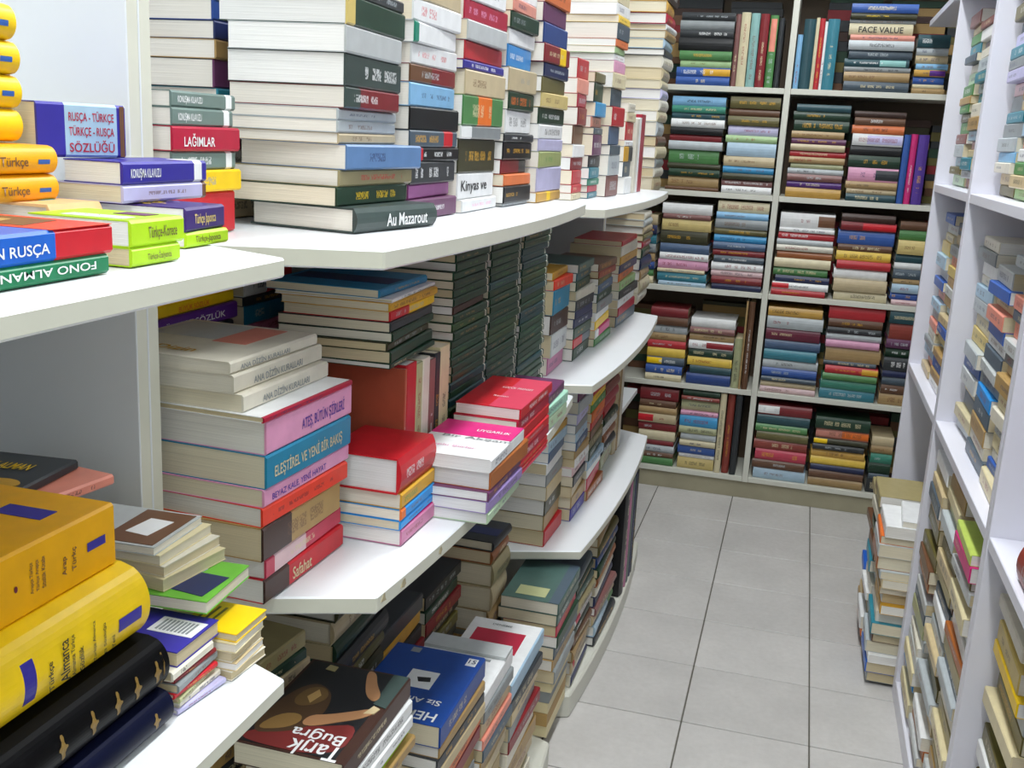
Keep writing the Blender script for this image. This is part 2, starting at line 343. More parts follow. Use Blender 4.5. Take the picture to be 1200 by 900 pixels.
def cover_art(kind, e, D, L, t):
    z = t+.0001; P = lambda nm, poly, c, dz=.0004: patch(e, nm, D, L, z, smooth(poly) if len(poly) > 4 else poly, c, dz)
    X, Y = (1, 0, 0), (0, 1, 0); NX, NY = (-1, 0, 0), (0, -1, 0)
    def T(s, c, u, v, w_, h, xd=X, yd=Y): letter(e, s, c, (-D+D*u, L*v, z+.0008), xd, yd, w_, h)
    if kind == 'bugra':
        P('cover_picture', rect(.03, .9, .02, .98), 'black'); zz = .0006
        P('cover_picture', [(.03, .02), (.9, .02), (.9, .40), (.6, .30), (.3, .22), (.03, .12)], 'wine', .0006)
        P('cover_picture', [(.03, .1), (.3, .16), (.5, .26), (.52, .5), (.42, .68), (.2, .74), (.05, .5)], 'umber', .0007)
        P('cover_picture', [(.06, .14), (.3, .2), (.4, .3), (.34, .38), (.16, .34)], 'ochre', .0009)
        P('cover_picture', [(.16, .5), (.26, .44), (.42, .52), (.44, .62), (.34, .7), (.2, .66)], 'dark ochre', .0009)
        P('cover_picture', [(.26, .56), (.33, .5), (.37, .6), (.31, .66)], 'tan', .0011)
        P('cover_picture', [(.40, .28), (.5, .27), (.7, .37), (.86, .45), (.93, .53), (.88, .57), (.74, .5), (.56, .42), (.42, .38)], 'skin', .0011)
        P('cover_picture', [(.84, .5), (.93, .52), (.95, .58), (.88, .6)], 'beige', .0013)
        P('cover_picture', [(.58, .98), (.68, .97), (.76, .84), (.88, .72), (.86, .64), (.76, .68), (.68, .78)], 'skin', .0011)
        P('cover_picture', [(.2, .9), (.3, .89), (.3, .95), (.21, .96)], 'khaki', .0011)
        P('cover_picture', [(.86, .62), (.99, .6), (.99, .99), (.84, .99)], 'dark slate green', .001)
        T('Tarık', 'white', .92, .135, .064, .028, NX, NY); T('Buğra', 'white', .86, .27, .064, .027, NX, NY)
    elif kind == 'blue':
        P('cover_picture', rect(.36, .66, .42, .66), 'white'); P('cover_picture', [(.46, .56), (.6, .58), (.62, .52), (.5, .5)], 'black', .0006)
        P('cover_label', rect(.84, .95, .84, .95), 'white'); P('cover_label', rect(.2, .3, .9, .97), 'grey')
        T('HEM', 'white', .9, .14, .05, .022, NX, NY); T('Siz Anl', 'white', .86, .3, .055, .014, NX, NY); T('Roman', 'white', .32, .34, .04, .01, NX, NY)
        letter(e, '15', 'navy', (-D+D*.86, L*.87, z+.0012), X, Y, .012, .012)
    elif kind == 'ridge':
        P('raised_strip', rect(.0, 1, .72, .98), 'pale grey', .006)
        for q in range(4): P('cover_picture', rect(.05+.2*q, .18+.22*q, .58+.02*q, .68), 'grey', .0005)
    elif kind == 'redlabel':
        P('cover_label', rect(.12, .82, .45, .82), 'crimson'); letter(e, 'DENEME', 'grey', (-D+D*.3, L*.9, z+.0006), X, Y, .04, .008)
    elif kind == 'green':
        P('cover_label', rect(.2, .72, .1, .32), 'pale olive'); P('cover_label', rect(.82, .99, .0, 1), 'slate', .0003)
    elif kind == 'pinkhalf':
        P('cover_band', rect(0, 1, .56, 1), 'magenta'); T('UYGARLIK', 'white', .5, .72, .05, .011)
        T('Bir Akşam', 'grey', .18, .46, .10, .014); T('Toplu Şiirler', 'pink', .12, .2, .07, .01)
    elif kind == 'rosehalf':
        P('cover_band', rect(.5, 1, 0, 1), 'rose', .0003); T('KÜÇÜK PRENSES', 'pale pink', .38, .58, .05, .016); T('Roman', 'pale pink', .4, .3, .024, .009)
    elif kind == 'flat': P('cover_band', rect(.06, .94, .3, .62), 'navy', .0003)
    elif kind == 'magenta': P('cover_band', rect(.0, .985, .0, 1), 'magenta', .0003)
    elif kind == 'girl':
        P('cover_picture', rect(.55, .8, .45, .95), 'salmon', .0003); P('cover_picture', rect(.05, .55, .5, .95), 'pale grey', .0003)
        T('Dizin', 'gold', .35, .12, .05, .018)
    elif kind == 'redbrown':
        P('cover_band', rect(0, 1, .70, 1), 'vermilion', .0003)
        P('cover_picture', [(.2, .72), (.8, .74), (.74, .95), (.3, .96)], 'brown', .0006); P('cover_picture', [(.45, .78), (.6, .8), (.56, .88), (.45, .88)], 'tan', .0008)
    elif kind == 'lime':
        P('cover_label', rect(.25, .85, .12, .36), 'white'); P('cover_label', rect(.5, .82, .6, .86), 'plum')
        T('Türkçe-Korece', 'grey', .3, .2, .04, .006)
    elif kind == 'yellowtext':
        for q, s in enumerate(('Türkçe', 'Japonca', 'Sözlük', 'Japonca', 'Türkçe')):
            T(s, 'yellow' if q < 3 else 'lilac', .1+.08*(q % 2), .12+.17*q, .055, .009)
    elif kind == 'whitetext':
        T('KONUŞMA KILAVUZU', 'white', .08, .35, .07, .016, Y, NX)
        P('cover_label', rect(.55, .95, .8, .97), 'white', .0003)
    elif kind == 'cyan':
        P('cover_picture', [(.3, .15), (.5, .12), (.72, .3), (.8, .6), (.74, .9), (.66, .9), (.7, .58), (.6, .36), (.42, .24), (.3, .24)], 'cyan')
    elif kind == 'yellowbig':
        P('cover_mark', rect(.62, .86, .78, .86), 'indigo')
        T('Arapça', 'amber', .1, .5, .05, .014)
    elif kind == 'barcode':
        P('cover_label', rect(.55, .97, .4, .82), 'white')
        for q in range(9): P('barcode_bar', rect(.6+.036*q, .6+.036*q+.02, .46, .76), 'grey', .0007)
        T('Sözlük', 'white', .06, .4, .03, .01)
    elif kind == 'yellowlines':
        for q in range(3): P('cover_line', rect(.15+.12*q, .19+.12*q, .1, .8), 'olive')
    elif kind == 'greenpic':
        P('cover_picture', [(.52, .2), (.92, .1), (.96, .62), (.62, .66)], 'navy'); P('cover_picture', [(.46, .3), (.6, .2), (.72, .75), (.56, .85)], 'lavender', .0007)
        P('cover_picture', [(.16, .4), (.3, .36), (.34, .6), (.2, .66)], 'gold')
    elif kind == 'brownlabel':
        P('cover_picture', rect(.55, .97, .04, .96), 'brown'); P('cover_label', [(.64, .3), (.84, .25), (.88, .7), (.68, .72)], 'white', .0007)
        P('cover_label', rect(.18, .3, .5, .8), 'indigo')
    elif kind == 'darkyellow':
        T('YAPRAK ALMAN', 'yellow', .1, .62, .07, .016); P('cover_picture', [(.55, .3), (.65, .22), (.85, .22), (.95, .32), (.85, .42), (.65, .42)], 'gold')
    elif kind == 'bluepatch':
        P('cover_picture', rect(.1, .6, .2, .7), 'cobalt'); P('cover_picture', rect(.1, .5, .75, .9), 'pear green')

import re
WORD = re.compile(r"[A-Za-z0-9][A-Za-z0-9'\u2019-]*")
USED = set()
def make_book(kind, phrase, k, rec, mat, upright=False):
    colr, t, D, L, dx, dy, da, o = rec
    hard = (kind == 'hardcover') or o.get('hc') ; rnd = o.get('round'); fore = o.get('fore')
    e = empty(kind); e.matrix_world = mat
    me, c, xin, b = cover_mesh(D, L, t, hard, rnd, fore)
    cv = mobj('cover', me, e); base = COL[colr]
    if kind == 'hardcover' or 'upper shelf' in phrase:      # duller, slightly darker cover colours
        g_ = lum(base); base = tuple((.86*x+.14*g_)*.88 for x in base)
    j = random.uniform(.93, 1.07); cv.color = (*[min(1, x*j) for x in base], 1)
    if 'ink' in o: ik = COL[o['ink']]; ikn = o['ink']
    else:
        ikn = random.choice(['white', 'gold', 'silver', 'cream'] if lum(base) < .22 else ['navy', 'black', 'dark red', 'brown']); ik = COL[ikn]
    cv['ink'] = [float(x) for x in ik]
    cv['sec'] = [float(x)*(.9 if 'upper shelf' in phrase else 1) for x in COL[o.get('sec', 'white')]]
    s = o.get('s', (2, 3)); cv['band'] = [float(s[0])-(.01 if s[0] == 0 else 0), float(s[1])+(.01 if s[1] == 1 else 0), 0.0]
    if colr in ('jet black', 'midnight navy'): cv['band'][2] = .85      # matt leather-look binding
    if 'par' in o: pr = o['par']
    elif 'text' in o or 'vtext' in o or 'orn' in o or fore or rnd: pr = (0, 0, 0)
    elif random.random() < .3: pr = (0, 0, 0)
    else:
        a = random.uniform(.06, .3); pr = (a, random.uniform(a+.3, .93), random.uniform(.1, .22))
    cv['par'] = [float(x) for x in pr]; cv['dim'] = [float(D), float(L), float(t)]
    ins = .0025 if hard else .0006
    x0, x1 = -D+(.003 if hard else .0008), xin-.0003
    if fore: x0, x1 = -D-x1, -D-x0
    pg = mobj('page_block', pymesh('page_block', boxv(x0, x1, ins, L-ins, c, t-c), BOXF, MPAGE), e)
    pc = COL[o['pages']] if 'pages' in o else lin(random.choice(PAGES)); q = random.uniform(.93, 1.03)
    pg.color = (*[min(1, x*q) for x in pc], 1)
    if 'text' in o:
        tv = o.get('tv', (.15, .85)); lines = o['text'].split('|'); n = len(lines); tot = t*(.62 if n < 2 else .8)
        for i, sx in enumerate(lines):
            hh = tot/n*.86; zc = t/2+tot/2-tot*(i+1)/n
            if o.get('flip'): letter(e, sx, o['tc'], (.0006, L*tv[1], zc+hh), (0, -1, 0), (0, 0, -1), L*(tv[1]-tv[0]), hh)
            else: letter(e, sx, o['tc'], (.0006, L*tv[0], zc), (0, 1, 0), (0, 0, 1), L*(tv[1]-tv[0]), hh)
    if 's2' in o: spine_patch(e, 'spine_end', L, t, b, False, .93, .985, .02, .98, o['s2'])
    if 'mark' in o and not o.get('vtext'): spine_patch(e, 'spine_mark', L, t, b, rnd, .88, .95, .36, .52, o['mark'])
    if o.get('vtext') == 1:
        cv['sec'] = [float(x) for x in COL['indigo']]; cv['band'] = [.405, .455, 0]
        spine_patch(e, 'spine_mark', L, t, b, 1, .83, .95, .38, .55, 'indigo')
        for v, sx, h in ((.5, 'Türkçe', .006), (.55, 'Almanca', .010), (.60, 'Almanca Türkçe', .005), (.635, 'Sözlük', .005), (.70, 'Türkçe Almanca', .004), (.75, 'El Sözlüğü', .004), (.79, 'Yeni', .004)):
            letter(e, sx, 'black', (.0006, L*v+h, t*.25), (0, 0, 1), (0, -1, 0), min(t*.5, len(sx)*h*.62), h)
    if o.get('vtext') == 2:
        spine_patch(e, 'spine_mark', L, t, 0, 0, .86, .95, .44, .58, 'indigo')
        for v, sx, h in ((.42, 'Türkçe Sözlük', .004), (.45, 'Yeni Sözlük', .004), (.6, 'Arapça Türkçe', .004), (.625, 'Türkçe Arapça', .004), (.65, 'Sözlük Kitabı', .004), (.74, 'Arap', .006), (.785, 'Türkç', .006)):
            letter(e, sx, 'brown', (.0006, L*v+h, t*.28), (0, 0, 1), (0, -1, 0), min(t*.46, len(sx)*h*.62), h)
        spine_patch(e, 'spine_dot', L, t, 0, 0, .535, .55, .42, .52, 'maroon', [(.5+.5*math.cos(a*.785), .5+.5*math.sin(a*.785)) for a in range(8)])
    if 'orn' in o:
        for v in (.46, .6, .72, .82, .93) if colr == 'jet black' else (.9,):
            spine_patch(e, 'gold_ornament', L, t, b, 1, v-.028, v+.028, .28, .74, o['orn'], smooth(FLOWER, 1))
        if colr == 'jet black': spine_patch(e, 'gold_line', L, t, b, 1, .965, .972, .2, .8, o['orn'])
    if 'cover' in o: cover_art(o['cover'], e, D, L, t)
    # label
    if 'label' in o: lab = o['label']
    else:
        what = colr+' '+KINDWORD[kind]
        if 'sec' in o and o['sec'] != colr: what = colr+' and '+o['sec']+' '+KINDWORD[kind]
        if pr[1] > 0 and 'ink' in o and 'sec' not in o: what += ' with '+o['ink']+' lettering'
        if 'text' in o: what += ' titled '+o['text'].split('|')[0]
        if upright: lab = what+', '+(ORD[k] if k else 'first')+' of '+phrase
        else: lab = what+', '+ORD[k]+(' up in ' if k else ' in ')+phrase
        wd = WORD.findall(lab)
        if len(wd) > 16: lab = (colr+' and '+o['sec'] if 'sec' in o and len(phrase.split()) < 7 else colr)+' '+KINDWORD[kind]+', '+(ORD[k] if not upright or k else 'first')+(' of ' if upright else ' up in ')+phrase
    if len(WORD.findall(lab)) > 16: print('LONG', len(lab.split()), lab)
    if lab in USED: print('DUP', lab)
    USED.add(lab); e['label'] = lab; e['category'] = {'booklet': 'booklet', 'dictionary': 'dictionary'}.get(kind, 'book')
    e['group'] = 'books in '+phrase
    return e

STACKS = json.loads(r'''[
["B","hardcover","first pile, top row of back bookcase",-0.5171,4.03,1.578,0,[["blue",0.0284,0.157,0.197,-0.0016,0.0008,0.1,{}],["blue",0.0338,0.154,0.197,-0.0039,0.0004,-0.1,{"sec":"gold","s":[0.5,1]}],["light green",0.0253,0.155,0.186,-0.0052,0.012,-0.8,{}],["green",0.0317,0.169,0.191,0.0032,0.007,-0.2,{}],["black",0.0454,0.154,0.198,0.0017,0.0001,-0.7,{}],["charcoal",0.0278,0.161,0.195,0.0011,0.0025,0.2,{"ink":"white"}],["grey",0.0322,0.162,0.197,-0.0032,0.0004,-0.9,{}],["charcoal",0.0285,0.17,0.194,-0.0052,0.0039,0.2,{}]]],
["BU","hardcover","uprights by divider, top row of back bookcase",0,4.03,1.578,0,[["mauve brown",0.0177,0.155,0.253,-0.0072,-0.3153,0.0,{}],["cream",0.0317,0.163,0.259,-0.0008,-0.2962,0.0,{}],["pale teal",0.0306,0.15,0.257,-0.0028,-0.2615,0.0,{}],["dark red",0.0304,0.157,0.255,0.002,-0.2277,0.0,{}],["green",0.0285,0.162,0.252,-0.0074,-0.194,0.0,{"sec":"salmon","s":[0.5,0.95]}],["charcoal",0.0174,0.168,0.243,-0.0101,-0.1609,0.0,{}]]],
["BU","hardcover","uprights past divider, top row of back bookcase",0,4.03,1.578,0,[["light blue",0.0173,0.154,0.187,0.0001,-0.0915,0.0,{}],["dark teal",0.0401,0.148,0.241,-0.0042,-0.0734,0.0,{}],["cream",0.0116,0.145,0.246,-0.0013,-0.0325,0.0,{}],["red",0.0179,0.162,0.244,-0.0028,-0.0201,0.0,{}],["white",0.0089,0.165,0.234,-0.007,-0.0014,0.0,{}],["teal",0.0393,0.161,0.243,-0.0025,0.0083,0.0,{}]]],
["B","hardcover","tall pile, top row of back bookcase",0.078,4.03,1.578,0,[["slate",0.0335,0.165,0.221,0.0014,0.0063,-0.1,{}],["tan",0.0316,0.155,0.222,-0.0008,0.0035,1.0,{}],["grey",0.0172,0.16,0.225,-0.0058,0.0019,-1.0,{}],["dark teal",0.0278,0.157,0.219,-0.0101,0.0005,0.5,{"sec":"pale teal","s":[0.55,0.95]}],["slate",0.0286,0.159,0.214,-0.0057,0.0121,-0.8,{}],["silver",0.032,0.167,0.219,0.0021,0.0072,0.7,{}],["salmon",0.0187,0.164,0.216,-0.0063,0.0102,0.9,{}],["cream",0.0379,0.157,0.214,-0.0083,0.0032,-0.0,{"text":"FACE VALUE","tc":"black"}],["grey",0.0133,0.16,0.221,-0.0119,0.0027,-0.3,{}],["dark olive",0.0202,0.177,0.221,-0.001,0.0036,0.2,{"ink":"yellow"}],["blue",0.0306,0.154,0.222,0.0024,0.004,0.7,{}]]],
["B","hardcover","end pile, top row of back bookcase",0.316,4.03,1.578,0,[["tan",0.0171,0.163,0.109,-0.0056,0.0002,0.3,{}],["cream",0.0135,0.155,0.104,-0.0087,0.0012,-0.3,{}],["blue",0.0259,0.153,0.103,-0.0096,0.0007,-0.3,{}],["gold",0.0222,0.175,0.103,-0.0022,0.0011,-0.5,{"sec":"purple","s":[0.5,1]}],["light blue",0.0204,0.162,0.106,-0.01,0.0043,1.0,{}],["beige",0.0274,0.165,0.107,-0.0106,0.0004,-0.3,{}],["silver",0.0255,0.174,0.105,-0.0094,0.0001,0.9,{}],["dark teal",0.0428,0.157,0.107,-0.0033,0.0001,0.1,{}]]],
["B","hardcover","first pile, second row of back bookcase",-0.5228,4.03,1.192,0,[["brown",0.0121,0.175,0.201,-0.0009,0.0001,-0.3,{}],["tan",0.0385,0.173,0.19,-0.0035,0.0092,-0.3,{}],["dark green",0.0267,0.174,0.191,0.0038,0.0094,0.6,{}],["dark olive",0.0207,0.172,0.199,-0.0084,0.0013,-0.3,{"ink":"yellow"}],["green",0.0497,0.154,0.188,-0.0075,0.0036,0.4,{}],["silver",0.0312,0.164,0.201,0.003,0.0006,0.9,{}],["dark red",0.0234,0.159,0.193,-0.0084,0.0018,-0.6,{}],["black",0.0262,0.176,0.196,0.0014,0.0025,0.3,{}],["white",0.0299,0.155,0.199,-0.0014,0.0026,0.6,{}],["dark teal",0.0222,0.165,0.198,-0.0091,0.0028,-0.3,{}],["teal green",0.0249,0.178,0.199,-0.0057,0.0011,0.9,{}],["light blue",0.0334,0.157,0.198,-0.01,0.0006,0.8,{}]]],
["B","hardcover","second pile, second row of back bookcase",-0.3132,4.03,1.192,0,[["white",0.0264,0.157,0.184,0.0012,0.0028,0.3,{}],["mauve brown",0.0234,0.167,0.187,-0.0099,0.0001,0.9,{}],["dark olive",0.0224,0.166,0.185,0.0029,0.0022,0.7,{"ink":"yellow"}],["bright blue",0.0252,0.158,0.186,-0.008,0.0008,-0.5,{}],["beige",0.0366,0.16,0.186,-0.0053,0.0008,0.8,{}],["pale blue",0.0488,0.165,0.179,-0.0027,0.0086,-0.2,{}],["light green",0.0258,0.166,0.187,-0.0035,0.0006,-1.0,{}],["lavender",0.0352,0.158,0.181,-0.0119,0.0066,-0.7,{}],["olive",0.0331,0.171,0.185,-0.0031,0.0025,0.0,{}],["brown",0.0274,0.173,0.183,-0.0103,0.0037,-0.5,{}],["olive",0.0412,0.173,0.181,-0.0039,0.006,0.5,{}]]],
["B","hardcover","third pile, second row of back bookcase",-0.0765,4.03,1.192,0,[["gold",0.0355,0.164,0.197,-0.0022,0.0006,0.0,{}],["purple",0.0231,0.165,0.194,-0.0035,0.002,0.9,{}],["mauve brown",0.0249,0.175,0.194,0.0031,0.0011,0.1,{}],["silver",0.0201,0.174,0.198,-0.0098,0.0001,-0.1,{}],["pale olive",0.0181,0.159,0.186,-0.0108,0.0086,0.6,{}],["tan",0.0228,0.157,0.197,-0.0005,0.0009,-0.7,{}],["red",0.0209,0.178,0.197,-0.0085,0.0016,-0.2,{}],["beige",0.0236,0.178,0.192,0.0013,0.0012,-0.1,{}],["plum",0.0207,0.162,0.192,-0.0089,0.0021,0.4,{}],["tan",0.0244,0.167,0.185,-0.005,0.0002,-0.3,{}],["dark green",0.04,0.166,0.193,-0.011,0.0052,0.6,{}],["dark green",0.0288,0.156,0.198,-0.0078,0.0,0.6,{}],["dark teal",0.025,0.156,0.189,-0.0052,0.0092,0.6,{}]]],
["B","hardcover","fourth pile, second row of back bookcase",0.1332,4.03,1.192,0,[["dark teal",0.0257,0.157,0.172,0.0027,0.0061,0.4,{}],["beige",0.0181,0.154,0.173,-0.001,0.0055,-0.9,{}],["tan",0.0255,0.169,0.178,0.0008,0.0001,0.7,{}],["pink",0.0487,0.175,0.174,-0.0047,0.0045,0.1,{"sec":"charcoal","s":[0.55,1]}],["dark green",0.0428,0.16,0.178,-0.0099,0.0006,-0.5,{}],["black",0.0343,0.157,0.176,-0.0112,0.0026,-0.4,{}],["white",0.0415,0.172,0.173,-0.0074,0.005,-0.6,{"sec":"lavender","s":[0.3,1]}],["orange",0.0294,0.153,0.178,-0.008,0.0001,0.5,{}],["brown",0.0275,0.158,0.172,-0.0044,0.006,-0.8,{}],["dark brown",0.0202,0.164,0.176,-0.0041,0.0022,-0.2,{}]]],
["BU","hardcover","uprights at end, second row of back bookcase",0,4.03,1.192,0,[["blue",0.0219,0.156,0.243,-0.001,0.3153,0.0,{}],["magenta",0.0218,0.168,0.246,-0.0065,0.3397,0.0,{}],["violet",0.0348,0.164,0.245,-0.0007,0.3645,0.0,{}]]],
["B","hardcover","edge pile, third row of back bookcase",-0.5738,4.03,0.825,0,[["cream",0.0273,0.163,0.034,-0.0064,0.0,-0.7,{}],["green",0.0272,0.172,0.033,-0.0079,0.0004,-0.8,{}],["dark blue",0.0281,0.175,0.035,-0.0013,0.0001,-0.5,{}],["tan",0.0352,0.165,0.033,-0.0095,0.0008,-0.5,{}],["grey",0.033,0.178,0.035,-0.0032,0.0,0.9,{}],["teal",0.0369,0.162,0.033,-0.012,0.0006,-0.1,{}],["navy",0.0347,0.158,0.034,-0.0039,0.0,-0.5,{}],["beige",0.0396,0.163,0.033,-0.0113,0.0001,-0.4,{}]]],
["B","hardcover","first pile, third row of back bookcase",-0.5257,4.03,0.825,0,[["pale blue",0.0158,0.168,0.183,-0.0035,0.0078,0.3,{}],["teal",0.0342,0.175,0.189,-0.0058,0.0013,1.0,{}],["cream",0.0136,0.171,0.182,-0.0017,0.0005,0.7,{}],["pink",0.035,0.169,0.192,-0.0003,0.0012,-0.7,{}],["white",0.0257,0.166,0.187,0.0014,0.0052,0.7,{}],["slate blue",0.0347,0.176,0.188,-0.0011,0.0039,-0.5,{}],["dark olive",0.0497,0.156,0.18,-0.0062,0.0014,0.7,{}],["pale gold",0.0434,0.169,0.187,-0.002,0.0041,-0.0,{}],["mauve brown",0.0193,0.173,0.18,-0.0,0.0068,0.1,{}],["white",0.0391,0.155,0.189,-0.0002,0.0012,-0.9,{"ink":"magenta"}]]],
["B","hardcover","second pile, third row of back bookcase",-0.3202,4.03,0.825,0,[["navy",0.0226,0.172,0.186,-0.0087,0.0078,1.0,{}],["dark red",0.0276,0.163,0.189,-0.0043,0.005,0.5,{}],["pale pink",0.0245,0.169,0.193,-0.0108,0.0008,-0.5,{}],["white",0.0285,0.161,0.194,-0.0029,0.0,-0.9,{}],["slate",0.0254,0.17,0.187,-0.0009,0.0071,-0.4,{}],["dark red",0.0233,0.165,0.193,-0.0045,0.0008,0.8,{}],["slate blue",0.0272,0.178,0.194,0.003,0.0002,-0.1,{}],["bright blue",0.0281,0.178,0.194,-0.0048,0.0007,-0.6,{}],["olive",0.0231,0.158,0.194,-0.0027,0.0001,0.0,{}],["grey",0.0348,0.156,0.194,0.0011,0.0003,0.8,{}],["light blue",0.0248,0.159,0.192,0.0024,0.0021,-1.0,{}],["cream",0.0404,0.166,0.19,-0.0048,0.0043,-0.7,{}]]],
["B","hardcover","third pile, third row of back bookcase",-0.088,4.03,0.825,0,[["red",0.0233,0.161,0.197,0.0014,0.0,0.5,{}],["white",0.0252,0.156,0.204,0.0028,0.0017,0.8,{"sec":"red","s":[0,0.3]}],["navy",0.0251,0.162,0.196,-0.0057,0.0103,0.2,{}],["green",0.031,0.164,0.197,-0.0076,0.0004,-0.8,{}],["cream",0.0338,0.16,0.204,0.003,0.0006,-0.5,{}],["orange brown",0.0268,0.158,0.199,-0.006,0.0068,0.8,{}],["ivory",0.0218,0.169,0.204,0.0026,0.0026,0.1,{}],["silver",0.0208,0.154,0.202,-0.0003,0.0018,0.5,{}],["red",0.0256,0.16,0.201,-0.0112,0.0048,-0.7,{}],["white",0.0158,0.162,0.199,-0.0072,0.0056,1.0,{}],["white",0.0545,0.17,0.196,-0.0072,0.006,-0.2,{"sec":"brown","s":[0.7,1]}]]],
["B","hardcover","fourth pile, third row of back bookcase",0.1296,4.03,0.825,0,[["cream",0.0348,0.157,0.189,-0.0087,0.0106,-0.0,{"ink":"black"}],["beige",0.0454,0.176,0.189,0.0039,0.0049,-0.7,{}],["white",0.0364,0.155,0.189,-0.0065,0.001,-0.5,{}],["red",0.0304,0.168,0.19,0.0022,0.0078,-0.2,{}],["yellow",0.0341,0.166,0.192,-0.006,0.0028,-0.9,{}],["brown",0.0253,0.178,0.19,-0.01,0.0051,0.3,{}],["blue",0.0502,0.159,0.198,-0.0077,0.0005,-0.2,{}],["dark red",0.0318,0.177,0.193,0.0016,0.0068,-1.0,{"sec":"red","s":[0.4,1]}],["dark brown",0.0278,0.171,0.187,0.0023,0.0064,0.2,{}]]],
["B","hardcover","end pile, third row of back bookcase",0.3395,4.03,0.825,0,[["pale pink",0.0188,0.163,0.089,0.0028,0.0055,0.7,{}],["blue",0.0246,0.159,0.095,-0.0103,0.0,0.0,{}],["pale blue",0.0323,0.177,0.093,-0.0005,0.0014,0.5,{}],["tan",0.0186,0.167,0.092,-0.0114,0.0028,-0.5,{}],["slate",0.035,0.169,0.095,-0.0071,0.0001,-0.5,{}],["white",0.0233,0.171,0.093,-0.0102,0.0002,0.0,{}],["dark teal",0.0309,0.163,0.093,-0.0084,0.0017,-1.0,{}],["pale gold",0.0507,0.165,0.091,0.0033,0.003,0.8,{}],["green",0.0362,0.159,0.092,-0.008,0.0034,0.4,{}],["brown",0.0304,0.154,0.091,-0.004,0.0031,-0.2,{}]]],
["B","hardcover","first pile, fourth row of back bookcase",-0.5401,4.03,0.443,0,[["cream",0.0262,0.17,0.143,0.0028,0.0018,-0.9,{}],["blue",0.0325,0.164,0.144,-0.0011,0.0014,0.6,{}],["slate",0.0334,0.166,0.148,-0.0087,0.0027,-0.4,{"sec":"yellow","s":[0,0.4]}],["yellow",0.0354,0.159,0.149,-0.0085,0.0014,-0.4,{}],["red",0.03,0.166,0.15,-0.009,0.0001,-0.2,{}],["tan",0.0288,0.177,0.147,-0.0097,0.0014,-0.6,{}],["silver",0.0329,0.157,0.151,-0.0112,0.0,-0.2,{}],["brown",0.0328,0.176,0.15,-0.0003,0.0011,0.9,{}],["dark red",0.0368,0.158,0.144,0.003,0.0053,-0.9,{}]]],
["B","hardcover","second pile, fourth row of back bookcase",-0.378,4.03,0.443,0,[["dark blue",0.0418,0.163,0.171,-0.006,0.0015,-0.7,{}],["dark teal",0.0321,0.16,0.16,-0.0064,0.0126,-0.8,{}],["yellow",0.0351,0.158,0.172,-0.0063,0.0004,0.6,{}],["dark green",0.0318,0.154,0.17,-0.0044,0.0028,0.8,{}],["white",0.0317,0.162,0.172,0.0024,0.0003,-0.2,{"sec":"dark red","s":[0.4,1]}],["tan",0.0285,0.173,0.172,-0.0113,0.0001,-0.9,{}],["mauve brown",0.0242,0.16,0.171,-0.0,0.0009,-0.3,{}],["white",0.0365,0.177,0.17,-0.0021,0.0025,0.4,{}]]],
["BU","hardcover","uprights by divider, fourth row of back bookcase",0,4.03,0.443,0,[["pale olive",0.0287,0.152,0.196,-0.0076,-0.2016,0.0,{}],["tan",0.0075,0.144,0.347,0.0001,-0.1719,0.0,{}],["brown",0.0224,0.166,0.345,-0.0019,-0.1611,0.0,{}]]],
["B","hardcover","third pile, fourth row of back bookcase",-0.1013,4.03,0.443,0,[["pale pink",0.0223,0.154,0.206,-0.0083,0.0123,0.9,{}],["beige",0.0223,0.163,0.206,-0.008,0.0123,-0.0,{}],["slate",0.017,0.158,0.205,0.0008,0.0123,0.6,{}],["blue",0.0336,0.168,0.204,-0.0068,0.0123,-0.3,{}],["silver",0.0334,0.155,0.205,-0.0088,0.0123,-0.5,{}],["teal",0.0384,0.154,0.196,-0.0032,0.0123,1.0,{}],["slate blue",0.0372,0.178,0.205,-0.0078,0.0123,-0.8,{}],["maroon",0.0452,0.171,0.2,-0.0048,0.0123,-0.2,{}],["silver",0.045,0.17,0.206,-0.0,0.0123,0.3,{}],["gold",0.0347,0.174,0.2,-0.0073,0.0123,-0.3,{}]]],
["B","hardcover","fourth pile, fourth row of back bookcase",0.1323,4.03,0.443,0,[["teal",0.0397,0.158,0.2,-0.008,0.0009,-0.7,{}],["teal green",0.0354,0.168,0.202,-0.0068,0.0007,1.0,{}],["green",0.025,0.159,0.196,0.0009,0.0046,1.0,{}],["red",0.029,0.165,0.191,0.0011,0.0107,0.8,{"sec":"gold","s":[0.7,1]}],["slate",0.0177,0.16,0.19,-0.0101,0.0026,0.9,{}],["tan",0.0531,0.177,0.198,-0.006,0.0051,-0.1,{}],["pink",0.0266,0.173,0.193,0.0031,0.0011,0.2,{}],["silver",0.0245,0.159,0.198,-0.0061,0.0008,-0.6,{}],["charcoal",0.0224,0.168,0.193,-0.0016,0.0022,-1.0,{}],["brown",0.0314,0.17,0.194,-0.009,0.003,-0.6,{}],["red",0.0491,0.167,0.201,-0.011,0.0003,-0.2,{}]]],
["B","hardcover","end pile, fourth row of back bookcase",0.3485,4.03,0.443,0,[["tan",0.0423,0.169,0.102,-0.0105,0.0005,0.4,{}],["brown",0.035,0.16,0.101,-0.0071,0.0041,-0.4,{}],["slate",0.0298,0.162,0.102,-0.0053,0.0028,1.0,{}],["navy",0.0246,0.158,0.1,-0.0004,0.001,-1.0,{}],["charcoal",0.0497,0.164,0.104,0.0011,0.0003,0.8,{}],["dark green",0.0344,0.157,0.101,-0.0118,0.0022,0.3,{}],["plum",0.0342,0.155,0.104,-0.002,0.0002,0.0,{}],["red brown",0.0589,0.16,0.099,-0.0037,0.0058,-0.8,{}],["dark teal",0.0466,0.174,0.101,0.0035,0.0007,-0.7,{}]]],
